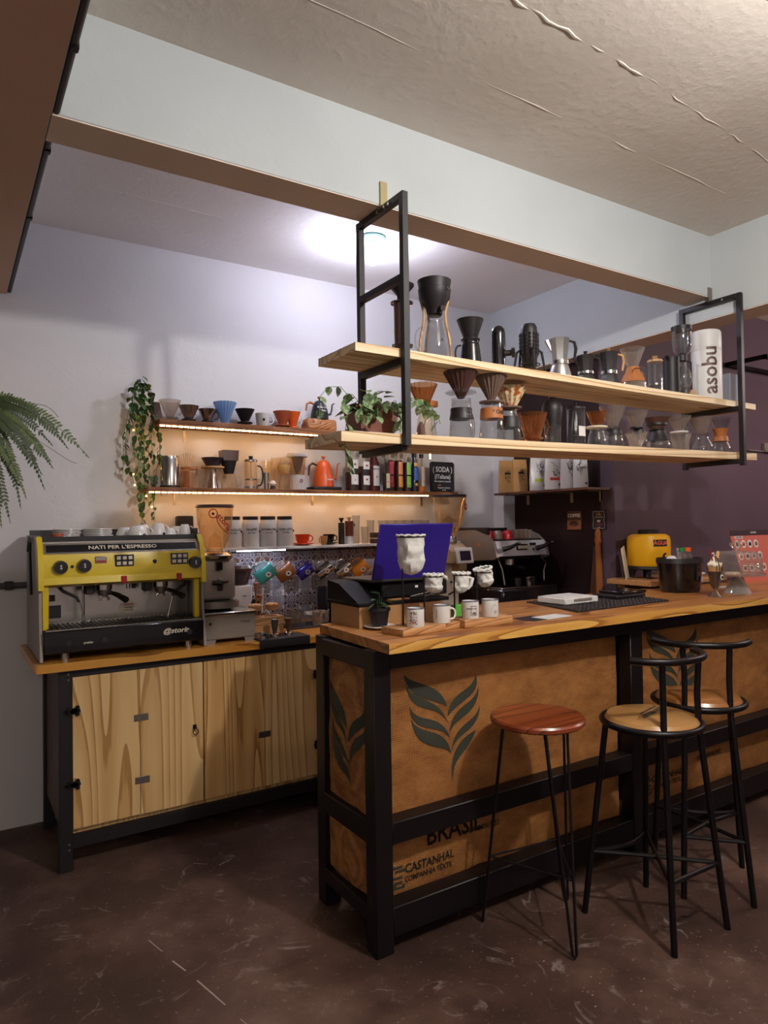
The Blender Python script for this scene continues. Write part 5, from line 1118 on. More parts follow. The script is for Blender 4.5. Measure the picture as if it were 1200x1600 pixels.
t = T('coiled_cord', 'white coiled cord lying over the drying mat', 'cord', (0, 0, 0)); B().tube([(1.78+.0035*k/2, 3.70+.014*cos(k*1.6), .985+.014*sin(k*1.6)) for k in range(80)], .003, 5).tube([(1.92, 3.70, .985), (1.95, 3.68, 1.01), (1.985, 3.66, .97), (1.99, 3.65, .935)], .003, 6).obj('cord', WHTP, t)
t = T('black_canister', 'tall black plastic container against the tiles', 'container', (2.02, 3.80, CZ)); B().box(-.075, .075, -.06, .06, 0, .21, bev=.01).obj('body', BLKM, t)
t = T('cup_lamp', 'slim steel pedestal with wide disc top on the back counter', 'stand', (2.04, 3.64, CZ)); B().lathe([(0, 0), (.03, 0), (.024, .01), (.009, .02), (.009, .20), (0, .20)], n=20).obj('stem', STEELB, t); B().lathe([(0, .20), (.026, .20), (.026, .222), (0, .222)], n=24).obj('disc', STEELB, t)
t = T('faucet', 'curved steel faucet beside the laptop', 'faucet', (2.22, 3.78, CZ)); B().tube([(0, 0, 0), (0, 0, .17)]+[(.03-.03*cos(a), -.01, .17+.035*sin(a)) for a in [pi*k/8 for k in range(1, 9)]]+[(.06, -.01, .13)], .008, 10).obj('spout', STEEL, t)
B().lathe([(0, 0), (.022, 0), (.020, .012), (0, .012)], n=18).obj('base', STEEL, t)
t = T('dish_rack', 'pair of upright white saucers behind the wooden stand', 'saucer', (1.53, 3.72, CZ))
for dx in (0, .03):
    q = B().lathe([(0, 0), (.05, .0), (.055, .006), (0, .004)], n=24); q.bm.transform(Matrix.Translation((dx, 0, .055)) @ Matrix.Rotation(1.25, 4, 'Y')); q.obj('saucer_disc', WHT, t)

# ------------------------------------------------------------------ second espresso machine
m2 = T('espresso_machine', 'silver and black espresso machine near the dark wall', 'espresso machine', (0, 0, 0))
a0, a1, y0, y1 = 3.02, 3.50, 3.40, 3.86
prof = [(y1, 1.24), (y1, 1.42), (y1-.06, 1.455), (y1-.24, 1.46), (y1-.36, 1.425), (y0+.03, 1.37), (y0, 1.28), (y0+.04, 1.262)]
B().prism(prof, a0, a0+.02, 'YZ').obj('side_cheek', plain('cheek', '8d837c', .4, .4), m2); B().prism(prof, a1-.02, a1, 'YZ').obj('side_cheek', GREY, m2)
B().prism([(y0+.01, 1.285), (y0+.03, 1.385), (y0+.06, 1.385), (y0+.06, 1.28)], a0+.02, a1-.02, 'YZ').obj('control_panel', plain('panel_silver', 'cfcdd0', .35, .2), m2)
B().box(a0+.02, a1-.02, y0+.06, y1-.02, 1.26, 1.395).obj('housing', BLKM, m2)
B().box(a0+.02, a1-.02, y1-.20, y1-.01, .98, 1.26).obj('back_panel', BLKG, m2)
B().box(a0+.02, a1-.02, y1-.06, y1-.01, 1.39, 1.47).box(a0+.005, a0+.03, y0+.10, y1-.01, 1.43, 1.475).obj('cup_rail', BLKM, m2)
B().box(a0-.01, a1+.02, y0-.06, y1-.02, .96, 1.075, bev=.012).obj('base', plain('smoked_base', '2c2426', .15, .3, .5), m2); B().box(a0, a1+.01, y0-.05, y0+.24, 1.072, 1.084, bev=.002).obj('drip_tray', STEEL, m2)
B().box(a0+.04, a1-.04, y0-.02, y0+.10, .92, .96).box(a0+.04, a1-.04, y1-.12, y1-.06, .92, .96).obj('feet', BLKM, m2)
p_ = B().box(3.21, 3.31, y0+.012, y0+.03, 1.32, 1.362, bev=.004).obj('button_panel', BLKG, m2)
for i in range(5): B().box(3.221+i*.017, 3.231+i*.017, y0+.008, y0+.014, 1.33, 1.352).obj('push_button', CREAM, p_)
B().box(3.335, 3.385, y0+.014, y0+.03, 1.352, 1.368).obj('display', PLUM, m2); B().lathe([(0, .008), (.007, .003), (.006, -.006), (0, -.008)], n=8).obj('emblem', INK, m2, loc=(3.36, y0+.014, 1.325))
for xx in (3.10, 3.40): B().tube([(xx-.03, y0+.0, 1.33), (xx+.015, y0-.03, 1.345), (xx+.06, y0-.05, 1.37)], [.018, .014, .008], 12).obj('steam_lever', BLKG, m2); B().cyl((xx+.06, y0-.05, 1.37), (xx+.075, y0-.055, 1.374), .009, n=10).obj('lever_tip', STEEL, m2)
B().cyl((3.24, y0+.12, 1.262), (3.24, y0+.12, 1.22), .038, n=24).obj('group_head', STEEL, m2)
B().tube([(3.24, y0+.10, 1.215), (3.24, y0-.02, 1.20)], [.012, .014], 10).obj('portafilter_handle', BLKM, m2)
B().tube([(3.46, y0+.05, 1.27), (3.465, y0, 1.23), (3.43, y0-.01, 1.18), (3.43, y0-.01, 1.11)], .006, 8).obj('steam_wand', STEEL, m2); B().tube([(3.07, y0+.05, 1.27), (3.065, y0, 1.2), (3.075, y0-.01, 1.1)], .006, 8).obj('steam_wand', STEEL, m2)
B().box(a0-.002, a0+.001, 3.56, 3.60, 1.35, 1.37).obj('badge', LEATH, m2)
for i, (x, mt, lb) in enumerate(((3.09, RED, 'red cup upside down, left on the silver espresso machine'), (3.145, GREY, 'grey cup upside down beside the red ones'), (3.215, RED, 'bright red cup upside down in front on the silver machine'))): cup(lb, (x, 3.55-.02*i, 1.395), .036, .058, mt, None, up=False, ha=pi, name='red_cup' if mt is RED else 'grey_cup')
for i in range(8): server('shot_glass', 'small clear glass, %s in the %s row on the silver espresso machine' % (('leftmost', 'second from left', 'second from right', 'rightmost')[i % 4], ('front', 'back')[i//4]), (3.285+(i % 4)*.042, 3.50+(i//4)*.06, 1.395), [(.016, .001), (.018, .03), (.020, .062)], GLC, cat='glass', group='glasses on the silver espresso machine')
for i, (x, y) in enumerate(((3.22, 3.42), (3.33, 3.43), (3.40, 3.47))): server('shot_glass', ('clear shot glass at left on the drip tray', 'steel shot cup on the drip tray', 'clear shot glass at right on the drip tray')[i], (x, y, 1.0845), [(.018, .001), (.022, .05)], STEEL if i % 2 else GL, cat='glass', group='shot vessels on the drip tray')

# ------------------------------------------------------------------ second grinder with screen
g2 = T('coffee_grinder', 'beige grinder with a small screen and round clear hopper behind the laptop', 'grinder', (2.70, 3.48, CZ))
B().lathe([(.035, .50), (.05, .53), (.085, .60), (.102, .68), (.106, .755), (.103, .755), (.099, .68), (.082, .60), (.046, .53)], n=44, close=True).obj('hopper', HOPPER, g2); B().lathe([(0, .755), (.108, .755), (.110, .762), (.105, .768), (0, .770)], n=44).obj('hopper_lid', BLKM, g2)
B().lathe([(0, .58), (.06, .60), (.01, .635), (0, .636)], n=24).obj('hopper_baffle', GLW, g2)
B().lathe([(0, .46), (.042, .46), (.045, .47), (.038, .505), (0, .505)], n=28).obj('collar', STEEL, g2)
B().prism([(-.11, .34), (.14, .34), (.14, .46), (-.03, .46), (-.11, .41)], -.075, .075, 'YZ').obj('head', plain('sand', 'b39a78', .4, .2), g2)
s_ = B().box(-.045, .085, -.125, -.108, .335, .435, bev=.004, M=Matrix.Rotation(-.2, 4, 'X')).obj('screen_frame', WHTP, g2); B().box(-.02, .062, -.130, -.126, .355, .415, bev=.001, M=Matrix.Rotation(-.2, 4, 'X')).obj('screen', plain('screen', '281a30', .15), g2)
B().box(-.03, .03, -.13, -.05, .29, .34, bev=.004).obj('outlet', plain('sand2', '8a6f50', .4), g2); B().box(-.075, .075, 0, .14, .03, .345, bev=.015).obj('column', CREAM, g2)
B().box(-.09, .09, -.14, .15, 0, .04, bev=.01).obj('base', GREY, g2); B().tube([(-.05, -.06, .22), (.03, -.10, .225), (.06, -.12, .20)], .006, 8).tube([(-.05, -.04, .14), (.03, -.11, .20)], .005, 8).obj('fork', BLK, g2)
q = B().lathe([(0, 0), (.022, 0), (.022, .0012), (0, .0012)], n=20); q.bm.transform(Matrix.Translation((.058, -.0905, .69)) @ Matrix.Rotation(.45, 4, 'Z') @ Matrix.Rotation(pi/2, 4, 'X')); q.obj('round_sticker', INKR, g2); text('M', .024, CHALK, g2, (.060, -.0935, .69), (pi/2, 0, .45))

# ------------------------------------------------------------------ things on the bar
BZ = 1.098
ORN = lambda o, r: setattr(o, 'rotation_euler', (0, 0, r))
def block(label, loc, sx_, sy_, h, rz, nm='wooden_board'):
    return tag(B().box(-sx_/2, sx_/2, -sy_/2, sy_/2, 0, h, bev=.004, seg=2).obj(nm, BOARD, loc=loc), label, 'board')
b1 = block('thick pine block, nearest the bar corner, under the tall cloth filter', (1.480, 2.135, BZ), .215, .125, .026, .12); ORN(b1, .12)
b2 = block('small pine block with bark edge, second from the bar corner', (1.625, 2.165, BZ), .11, .12, .026, .1); ORN(b2, .1)
b3 = block('long pine block under the two right hand enamel mugs', (1.800, 2.125, BZ), .235, .105, .034, -.06); ORN(b3, -.06)
def enamel(label, loc, ha=None, art=0):
    t = T('enamel_mug', label, 'mug', loc)
    r, h = .0335, .068
    B().vessel([(r*.95, 0), (r, .003), (r, h)], .0018, n=40).obj('body', WHT, t)
    B().tube([(r*cos(tau*k/40), r*sin(tau*k/40), h) for k in range(40)], .0018, 6, closed=True).obj('rim', plain('navy', '23204a', .3), t)
    if ha is not None: B().tube(handle_pts(r, .012, .054, .022, ha), .0038, 8).obj('handle', WHT, t)
    rr = r+.0006; b = B()
    AO = (0, -.5, -.35, -.55, -.45)[art]
    def dab(a, z, s_):
        a += AO
        b.quad(*[(rr*cos(a+da/rr), rr*sin(a+da/rr), z+dz) for da, dz in ((-s_, -s_), (s_, -s_), (s_, s_), (-s_, s_))])
    g = random.Random(art)
    if art == 1:
        for i in range(90): dab(-2.35+g.random()*.9, .012+g.random()*.045, .0007+g.random()*.0008)
    elif art == 2:
        for i in range(14): dab(-2.5+g.random()*.1, .02+g.random()*.03, .0012)
    elif art == 3:
        for i in range(20):
            for j in (0, 1): dab(-1.62+i*.034, .014+j*.036, .0009)
            for j in (0, 19): dab(-1.62+j*.034, .014+i*.0018, .0009)
        for i in range(26): dab(-1.5+g.random()*.5, .018+g.random()*.008, .0012)
    elif art == 4:
        for i in range(24): a = pi*i/23; dab(-1.25+.45*cos(a), .014+.034*sin(a), .0008)
        for i in range(14): dab(-1.35+g.random()*.35, .016+g.random()*.012, .0011)
    b.obj('printed_drawing', INK, t, sm=False)
    if art == 3: text('BORA DE CAFÉ', .006, INK, t, (-rr*sin(.5), -rr*cos(.5), .040), (pi/2, 0, -.5), wrap=rr)
    if art == 1: text('CAFÉ', .009, INKR, t, (-rr*sin(.85), -rr*cos(.85), .018), (pi/2, 0, -.85), wrap=rr)
    return t
enamel('white enamel mug with speckled drawing under the tall cloth filter', (1.466, 2.105, BZ+.0262), None, 1)
enamel('white enamel mug with its handle to the right, second from the bar corner', (1.602, 2.125, BZ+.0262), RGT, 2)
enamel('white enamel mug with a framed print, third from the bar corner', (1.728, 2.105, BZ+.0345), None, 3)
enamel('white enamel mug with arched print, farthest from the bar corner', (1.823, 2.098, BZ+.0345), None, 4)
def filt(label, px, py, z0, zr, r, L, lean, seed, off):
    """wire post with a ring, and the cloth filter hanging in it"""
    t = T('filter_stand', 'black wire stand of the '+label, 'stand', (px, py, z0))
    B().tube([(0, 0, 0), (0, 0, zr-z0)], .0035, 8).obj('post', BLK, t)
    B().tube([(off+r*cos(tau*k/24), r*sin(tau*k/24), zr-z0) for k in range(24)], .003, 6, closed=True).obj('ring', BLK, t)
    if abs(off) > r: B().cyl((0, 0, zr-z0), (off-r*(1 if off > 0 else -1), 0, zr-z0), .003, n=6).obj('arm', BLK, t)
    f = T('cloth_filter', label, 'filter', (px+off, py, zr+.0035))
    def prof(u):
        return r*(1 if u < .55 else max(.0, 1-((u-.55)/.45)**2)**.5*1)
    b = B(); n, m_ = 40, 26; rings = []
    for j in range(m_+1):
        u = j/m_; ring = []
        for k in range(n):
            a = tau*k/n; rr = prof(u)*(1-.10*u*(u < .6))
            w_ = noise.noise(Vector((cos(a)*2.2, sin(a)*2.2, u*3.2+seed)))*.22+noise.noise(Vector((cos(a)*5, sin(a)*5, u*6+seed)))*.09
            rr *= 1+w_*min(1, u*3)
            ring.append(b.bm.verts.new((rr*cos(a)+lean*u*u*L, rr*sin(a), -u*L)))
        rings.append(ring)
    for A, C in zip(rings, rings[1:]):
        for k in range(n): b.bm.faces.new((A[k], A[(k+1) % n], C[(k+1) % n], C[k]))
    b.bm.faces.new(rings[-1]); b.obj('bag', CLOTH, f)
    B().tube([(r*1.04*cos(tau*k/30), r*1.04*sin(tau*k/30), .002+.0025*sin(k*2.3+seed)) for k in range(30)], .005 if r < .05 else .0035, 8, closed=True).obj('hem', CLOTH, f)
    return f
filt('tall white cloth filter in front of the purple laptop lid', 1.452, 2.165, BZ+.0262, 1.455, .052, .150, .0, 1.3, .04)
f = filt('small cloth filter right below the laptop lid corner', 1.576, 2.20, BZ+.0262, 1.297, .037, .072, .10, 4.4, .045); 
B().tube([(.035, 0, .0), (.06, -.005, -.012), (.075, -.005, -.035)], [.006, .007, .003], 8).obj('cloth_tail', CLOTH, f)
f = filt('small cloth filter with hanging knot above the framed print mug', 1.690, 2.155, BZ+.0345, 1.300, .033, .078, -.1, 7.7, .035)
B().tube([(.02, -.02, -.015), (.032, -.03, -.02), (.022, -.034, -.045), (.010, -.03, -.06)], [.006, .009, .006, .003], 8).obj('cloth_knot', CLOTH, f)
f = filt('tilted cloth filter with thick hem, farthest from the laptop', 1.800, 2.150, BZ+.0345, 1.305, .035, .075, .05, 9.1, .032); f.rotation_euler = (0, -.22, 0); f.location.z += .008
# potted plant
t = T('potted_plant', 'small leafy plant in a black pot at the bar corner', 'plant', (1.425, 2.290, BZ+.013))
B().vessel([(.030, 0), (.038, .055), (.043, .057), (.043, .068)], .002, n=32).obj('pot', BLKM, t); B().lathe([(0, .058), (.039, .058), (.02, .062), (0, .063)], n=24).obj('soil', SOIL, t)
def leaf_mesh(b, L, wd, fold=.25, bend=.2, n=6):
    c, l_, r_ = [], [], []
    for i in range(n+1):
        u = i/n; w_ = wd*sin(pi*min(1, u*.97+.03))**.8*(1-.25*u); z = -bend*L*u*u
        c.append(b.bm.verts.new((0, L*u, z)))
        if 0 < i < n: l_.append(b.bm.verts.new((-w_, L*u, z+fold*w_))); r_.append(b.bm.verts.new((w_, L*u, z+fold*w_)))
    for i in range(n):
        for side, sg in ((l_, 1), (r_, -1)):
            q = [c[i], c[i+1]]
            if i < n-1: q.append(side[i])
            if i > 0: q.append(side[i-1])
            if len(q) >= 3: b.bm.faces.new(q if sg > 0 else q[::-1])
def make_leaf(mat, L, wd, parent, **k):
    b = B(); leaf_mesh(b, L, wd, **k); return b.obj('leaf', mat, parent)
def place_leaf(src, parent, loc, az, el, roll=0, s=1, first=[]):
    if src.get('used'): o = src.copy(); COL.objects.link(o)
    else: o = src; src['used'] = 1
    o.parent = parent; o.location = loc
    M = Matrix.Rotation(az, 4, 'Z') @ Matrix.Rotation(el, 4, 'X') @ Matrix.Rotation(roll, 4, 'Y')
    o.rotation_euler = M.to_euler(); o.scale = (s, s, s); return o
lf = make_leaf(LEAFD, .05, .013, t)
for i, (x, y, z, az, el, s) in enumerate(((0, 0, .12, .4, .3, 1), (-.01, 0, .10, 2.2, .2, 1.1), (.01, 0, .095, -1.5, -.1, 1.2), (0, 0, .09, 3.4, -.3, 1), (.005, 0, .13, -2.2, .9, .8), (-.02, 0, .085, 1.4, -.5, .9), (.01, .01, .11, -.8, .0, 1.1), (0, -.01, .12, 4.2, .1, .9))): place_leaf(lf, t, (x, y, z), az, el, 0, s)
for dx, h in ((0, .13), (-.012, .10), (.012, .11)): B().tube([(dx*.3, 0, .055), (dx, 0, h)], .0015, 6).obj('stem', LEAFD, t)
t = T('plant_saucer', 'white saucer under the small black plant pot', 'saucer', (1.425, 2.290, BZ)); B().lathe([(0, 0), (.03, 0), (.062, .011), (.061, .0135), (.03, .004), (0, .004)], n=36).obj('saucer', WHT, t)
# till, laptop
bx = T('till_box', 'tan board box holding up the black till and the laptop', 'box', (0, 0, 0))
B().box(1.375, 1.76, 2.335, 2.35, BZ, BZ+.082).obj('front_board', BEIGE, bx); B().box(1.36, 1.375, 2.335, 2.585, BZ, BZ+.082).obj('side_board', BEIGE, bx); B().box(1.745, 1.76, 2.35, 2.585, BZ, BZ+.082).obj('side_board', BEIGE, bx); B().box(1.36, 1.76, 2.57, 2.585, BZ, BZ+.082).obj('back_board', BEIGE, bx)
tl = T('till_printer', 'black sloped till tray and printer on the tan box', 'till', (0, 0, 0))
B().box(1.355, 1.80, 2.33, 2.60, BZ+.0822, BZ+.097, bev=.003).obj('tray', TILL, tl)
B().prism([(2.345, BZ+.097), (2.60, BZ+.097), (2.60, BZ+.175), (2.50, BZ+.165)], 1.36, 1.50, 'YZ').obj('printer', TILL, tl)
B().box(1.52, 1.86, 2.42, 2.62, BZ+.098, BZ+.165, bev=.006).obj('printer_body', TILL, tl)
B().box(1.50, 1.60, 2.335, 2.36, BZ+.0975, BZ+.104, bev=.001).obj('wooden_ruler', BOARD, tl); B().box(1.685, 1.70, 2.418, 2.421, BZ+.135, BZ+.145).obj('sticker', WHTP, tl)
t = T('paper_slips', 'dark crumpled cables and slips on the black till tray', 'cables', (0, 0, BZ+.098))
for i in range(5): B().tube([(1.64+rnd.uniform(0, .1), 2.36+rnd.uniform(0, .04), .004), (1.70+rnd.uniform(-.04, .1), 2.37+rnd.uniform(-.02, .03), .025*rnd.random()+.006), (1.78, 2.38, .004)], .002, 5).obj('cable', BLKM if i % 2 else GREY, t)
lp = T('laptop', 'open laptop with a plain purple lid on the bar', 'laptop', (0, 0, 0))
lz = BZ+.1655
B().box(1.455, 1.82, 2.40, 2.64, lz, lz+.014, bev=.004).obj('base', BLKM, lp)
b = B(); b.box(-.185, .185, -.004, .004, 0, .240, bev=.003); 
lid = b.obj('lid', LID, lp, loc=(1.650, 2.412, lz+.012)); lid.rotation_euler = (radians(17), 0, 0)
b = B(); b.box(-.178, .178, .0041, .005, .008, .232); q = b.obj('screen', BLKG, lid)
t = T('green_packet', 'small green card packet behind the enamel mugs', 'box', (1.805, 2.26, BZ)); B().box(-.042, .035, -.015, .015, 0, .070, bev=.002).obj('packet', GREENB, t); text('chá', .02, WHTP, t, (0, -.0155, .03))
# mat and boxes
t = T('bar_mat', 'black ribbed rubber bar mat under the white and black boxes', 'mat', (0, 0, BZ))
MM = [(2.375, 2.145), (3.07, 2.175), (3.16, 2.59), (2.48, 2.575)]
B().prism(MM, 0, .006, 'XY').obj('mat', BLKM, t)
b = B()
for i in range(24):
    u = (i+.5)/24; A = Vector(MM[0]).lerp(Vector(MM[1]), u); C = Vector(MM[3]).lerp(Vector(MM[2]), u)
    b.tube([(A.x, A.y+.01, .006), (C.x, C.y-.01, .006)], .0035, 6)
for i in range(14):
    u = (i+.5)/14; A = Vector(MM[0]).lerp(Vector(MM[3]), u); C = Vector(MM[1]).lerp(Vector(MM[2]), u); b.tube([(A.x+.01, A.y, .0055), (C.x-.01, C.y, .0055)], .0028, 6)
tag(b.obj('ribs', BLKM, t), kind='stuff')
t = T('white_case', 'flat white box with handle recess on the rubber mat', 'box', (2.60, 2.41, BZ+.0095)); B().box(-.12, .12, -.09, .09, 0, .030, bev=.004).obj('body', WHTP, t); B().box(-.06, .07, -.094, -.086, .012, .026, bev=.002).obj('grip', GREY, t); B().box(-.09, .09, -.06, .07, .030, .034, bev=.001).obj('top_panel', WHTP, t); t.rotation_euler = (0, 0, .03)
t = T('black_case', 'flat black leather case stack on the rubber mat', 'case', (3.01, 2.42, BZ+.0095)); B().box(-.13, .10, -.08, .08, 0, .016, bev=.003).obj('lower_case', BLKM, t); B().box(-.07, .12, -.07, .09, .0162, .032, bev=.004).obj('upper_case', BLKG, t)
t = T('menu_cards', 'thin white and dark paper sheets near the bar edge', 'paper', (2.10, 2.12, BZ)); B().box(-.08, .05, -.05, .07, 0, .0015).obj('dark_card', BLKM, t); B().box(.0, .16, -.06, .03, .0016, .003).obj('white_sheet', WHTP, t); t.rotation_euler = (0, 0, .1)
t = T('bar_card', 'small curled white tag standing behind the white box', 'tag', (2.72, 2.60, BZ)); B().tube([(-.015, 0, .004), (0, 0, .012), (.012, .0, .02), (.018, 0, .008)], .002, 5).obj('tag', WHTP, t)
# ice bucket with bottles
t = T('ice_bucket', 'glossy black oval bucket holding soda bottles', 'bucket', (3.55, 2.44, BZ))
B().vessel([(.115, 0), (.125, .01), (.140, .155), (.143, .165)], .004, n=48, sy=.8).obj('bucket', BLKG, t); B().lathe([(.130, .165), (.146, .165), (.143, .192), (.130, .192)], n=48, sy=.8, close=True).obj('upper_rim', BLKM, t)
B().lathe([(0, .135), (.132, .135), (.1, .145), (0, .15)], n=40, sy=.8).obj('ice', GREY, t)
q = B().lathe([(0, 0), (.022, 0), (.022, .0012), (0, .0012)], n=18); q.bm.transform(Matrix.Translation((.055, -.103, .07)) @ Matrix.Rotation(.4, 4, 'Z') @ Matrix.Rotation(pi/2, 4, 'X')); q.obj('round_sticker', WHTP, t)
B().tube([(.10, -.06, .10), (.135, -.07, .10)], [.01, .004], 8).obj('side_knob', WHTP, t)
for x, c, lb in ((-.005, plain('cap_green', '1c7a3c', .4), 'clear bottle with green cap in the black bucket'), (.05, plain('cap_orange', 'e05a14', .4), 'clear bottle with orange cap in the black bucket')):
    q = T('soda_bottle', lb, 'bottle', (3.55+x, 2.42, BZ+.145)); B().lathe([(0, 0), (.024, 0), (.026, .05), (.014, .075), (.013, .09), (0, .09)], n=24).obj('bottle', GLC, q); B().lathe([(0, .082), (.017, .082), (.017, .105), (0, .106)], n=20).obj('cap', c, q)
q = T('spare_cup', 'white rounded cup on ice at left in the bucket', 'cup', (3.49, 2.45, BZ+.145)); B().lathe([(0, 0), (.03, .01), (.036, .035), (.02, .058), (0, .062)], n=24).obj('cup', WHTP, q)
q = T('spare_cup', 'narrow white spout between the green and orange caps', 'cup', (3.578, 2.46, BZ+.145)); B().lathe([(0, 0), (.012, 0), (.013, .08), (.016, .1), (0, .1)], n=18).obj('cup', WHTP, q)
# milkshake
t = T('iced_coffee', 'iced chocolate coffee with cream, straw and wafer in a footed glass', 'drink', (3.42, 2.145, BZ))
B().vessel([(.036, .001), (.030, .008), (.010, .032), (.012, .04), (.024, .06), (.034, .13), (.037, .165), (.0375, .172)], .0018, n=40).obj('glass', GL, t)
B().lathe([(0, .042), (.010, .042), (.022, .062), (.032, .128), (.0325, .135), (0, .135)], n=36).obj('coffee', COFFEE, t)
B().lathe([(0, .135), (.033, .135), (.0355, .160), (0, .160)], n=36).obj('foam', plain('foam', 'c99a62', .6), t)
b = B()
for i, (x, y, z, r) in enumerate(((0, 0, .172, .030), (.018, -.012, .172, .018), (-.018, -.012, .170, .018), (.0, -.02, .168, .018), (.02, .01, .17, .016), (-.02, .012, .17, .016), (0, 0, .193, .02), (.003, 0, .206, .011))): b.ball((x, y, z), r, 14, .9)
b.obj('whipped_cream', plain('cream_white', 'e9dcc6', .6), t)
for a in (-2.3, -1.9, -1.5, -1.1, -.7, 0, 2): B().tube([(.004*cos(a), .004*sin(a), .214), (.022*cos(a), .022*sin(a), .196), (.034*cos(a), .034*sin(a), .17), (.037*cos(a), .037*sin(a), .135)], [.003, .003, .003, .002], 6).obj('syrup', COFFEE, t)
B().tube([(-.012, 0, .17), (-.036, 0, .248)], .0035, 8).obj('straw', RED, t)
wf = plain('wafer', 'd9a868', .7); q = B().tube([(.015, 0, .18), (.036, 0, .238)], .0085, 14).obj('wafer', wf, t)
for i in range(4): B().tube([(.015+.021*u-.0085*.9, -.003, .18+.058*u+.003) for u in (0,)]+[(.015+.021*u, -.0088, .18+.058*u) for u in (.1,)]+[(.015+.021*u+.0085, -.003, .18+.058*u-.003) for u in (.22,)], .0012, 5).obj('wafer_stripe', COFFEE, q, loc=(.005*i, 0, .0138*i))
q = B().lathe([(0, 0), (.014, 0), (.014, .001), (0, .001)], n=24); q.bm.transform(Matrix.Translation((.012, -.0315, .105)) @ Matrix.Rotation(-.12, 4, 'X') @ Matrix.Rotation(pi/2, 4, 'X')); q.obj('round_sticker', WHTP, t)
B().lathe([(0, .007), (.006, .004), (.006, -.005), (0, -.008)], n=8).obj('emblem', INK, t, loc=(.012, -.034, .105))
B().tube([(-.005, .01, .19), (-.012, .01, .225), (.008, .01, .232), (.016, .01, .215)], .003, 6).obj('lemon_rim', WHT, t)
# cake stand
t = T('cake_stand', 'glass pedestal cake stand with a knobbed clear dome', 'cake stand', (3.70, 2.19, BZ))
B().lathe([(.072, 0), (.070, .004), (.045, .05), (.022, .085), (.020, .092), (.018, .092), (.042, .05), (.066, .003)], n=40, close=True).obj('pedestal', glass('ribbed_base', 'b8b0a8', .35, blend=.5), t)
B().lathe([(0, .092), (.10, .092), (.142, .098), (.145, .112), (.140, .112), (.136, .102), (0, .099)], n=56).obj('plate', GLC, t)
B().lathe([(.128, .102), (.130, .12), (.127, .14), (.129, .16), (.126, .19), (.118, .215), (.095, .228), (.02, .234), (0, .234)], n=56).obj('dome', GLC, t)
B().lathe([(0, .232), (.018, .234), (.020, .248), (.030, .258), (.036, .270), (.028, .281), (0, .284)], n=32).obj('dome_knob', GLC, t)
for z in (.125, .138, .151, .164): B().tube([(.1295*cos(tau*k/48), .1295*sin(tau*k/48), z) for k in range(48)], .0018, 5, closed=True).obj('dome_ridge', GLC, t)
B().box(-.08, -.01, -.03, .03, .100, .118, bev=.005, rz=.2).obj('cake_slice', CREAM, t)
# menu stand
t = T('menu_stand', 'salmon coloured printed menu stand with small photos at right edge', 'menu', (4.34, 2.50, BZ)); SAL = plain('salmon', 'c96a5a', .5)
b = B(); b.prism([(-.02, 0), (.34, 0), (.34, .335), (-.11, .335)], 0, .006); bd = b.obj('board', SAL, t, loc=(0, 0, .005)); bd.rotation_euler = (-.15, 0, 0)
B().prism([(-.11, .300), (.34, .300), (.34, .335), (-.11, .335)], -.0012, 0).obj('header_band', plain('maroon_band', '38242c', .5), bd)
for i in range(4):
    for j in range(3):
        q = B().lathe([(0, 0), (.027, 0), (.027, .001), (0, .001)], n=20); q.bm.transform(Matrix.Translation((-.045+.024*j*1.0+i*.073, -.0002, .245-.078*j)) @ Matrix.Rotation(pi/2, 4, 'X')); q = q.obj('round_photo', WHTP, bd)
        B().lathe([(0, .014), (.016, .008), (.014, -.010), (0, -.014)], n=10, sy=.2).obj('dish_picture', (BLOCK, BRN, PLUM, TAUPE)[(i+j) % 4], q, loc=(-.045+.024*j+i*.073, -.0015, .245-.078*j))
B().box(-.06, .03, -.0015, 0, .281, .297, bev=.0005).obj('title_plate', WHTP, bd); text('NOSSO MENU', .011, INK, bd, (-.015, -.002, .289)); text('CAFETERIA', .014, CHALK, bd, (.16, -.002, .318))
B().box(-.02, .34, 0, .10, 0, .005).obj('foot', SAL, t)
t = T('price_sheet', 'white folded sheet lying behind the cake stand', 'paper', (3.98, 2.40, BZ)); B().box(-.08, .08, -.05, .05, 0, .004).obj('sheet', WHTP, t)

# ------------------------------------------------------------------ corner shelf, water dispenser
t = T('corner_shelf', 'small pine shelf on the purple wall under the yellow dispenser', 'shelf', (3.60, 2.78, 1.145)); B().box(-.08, .70, -.17, .155, -.032, 0, bev=.002).obj('board', BOARD, t); B().box(.02, .64, .10, .155, -.12, -.034).obj('batten', BOARD, t)
t = T('water_dispenser', 'yellow water jug with tap and handwritten label on black legs', 'dispenser', (3.745, 2.79, 1.146))
B().lathe([(0, .055), (.128, .055), (.133, .062), (.128, .075), (.120, .08), (0, .08)], n=48).obj('base', BLKM, t)
for a in (-2.5, -.6, .9, 2.4): B().tube([(.085*cos(a), .085*sin(a), .057), (.105*cos(a), .105*sin(a), 0)], [.014, .010], 8).obj('leg', BLKM, t)
B().lathe([(0, .076), (.124, .076), (.130, .085), (.130, .235), (.124, .262), (.10, .275), (0, .278)], n=56).obj('tank', YELP, t); B().lathe([(0, .276), (.062, .276), (.062, .300), (.058, .304), (0, .305)], n=36).obj('lid', BLKM, t)
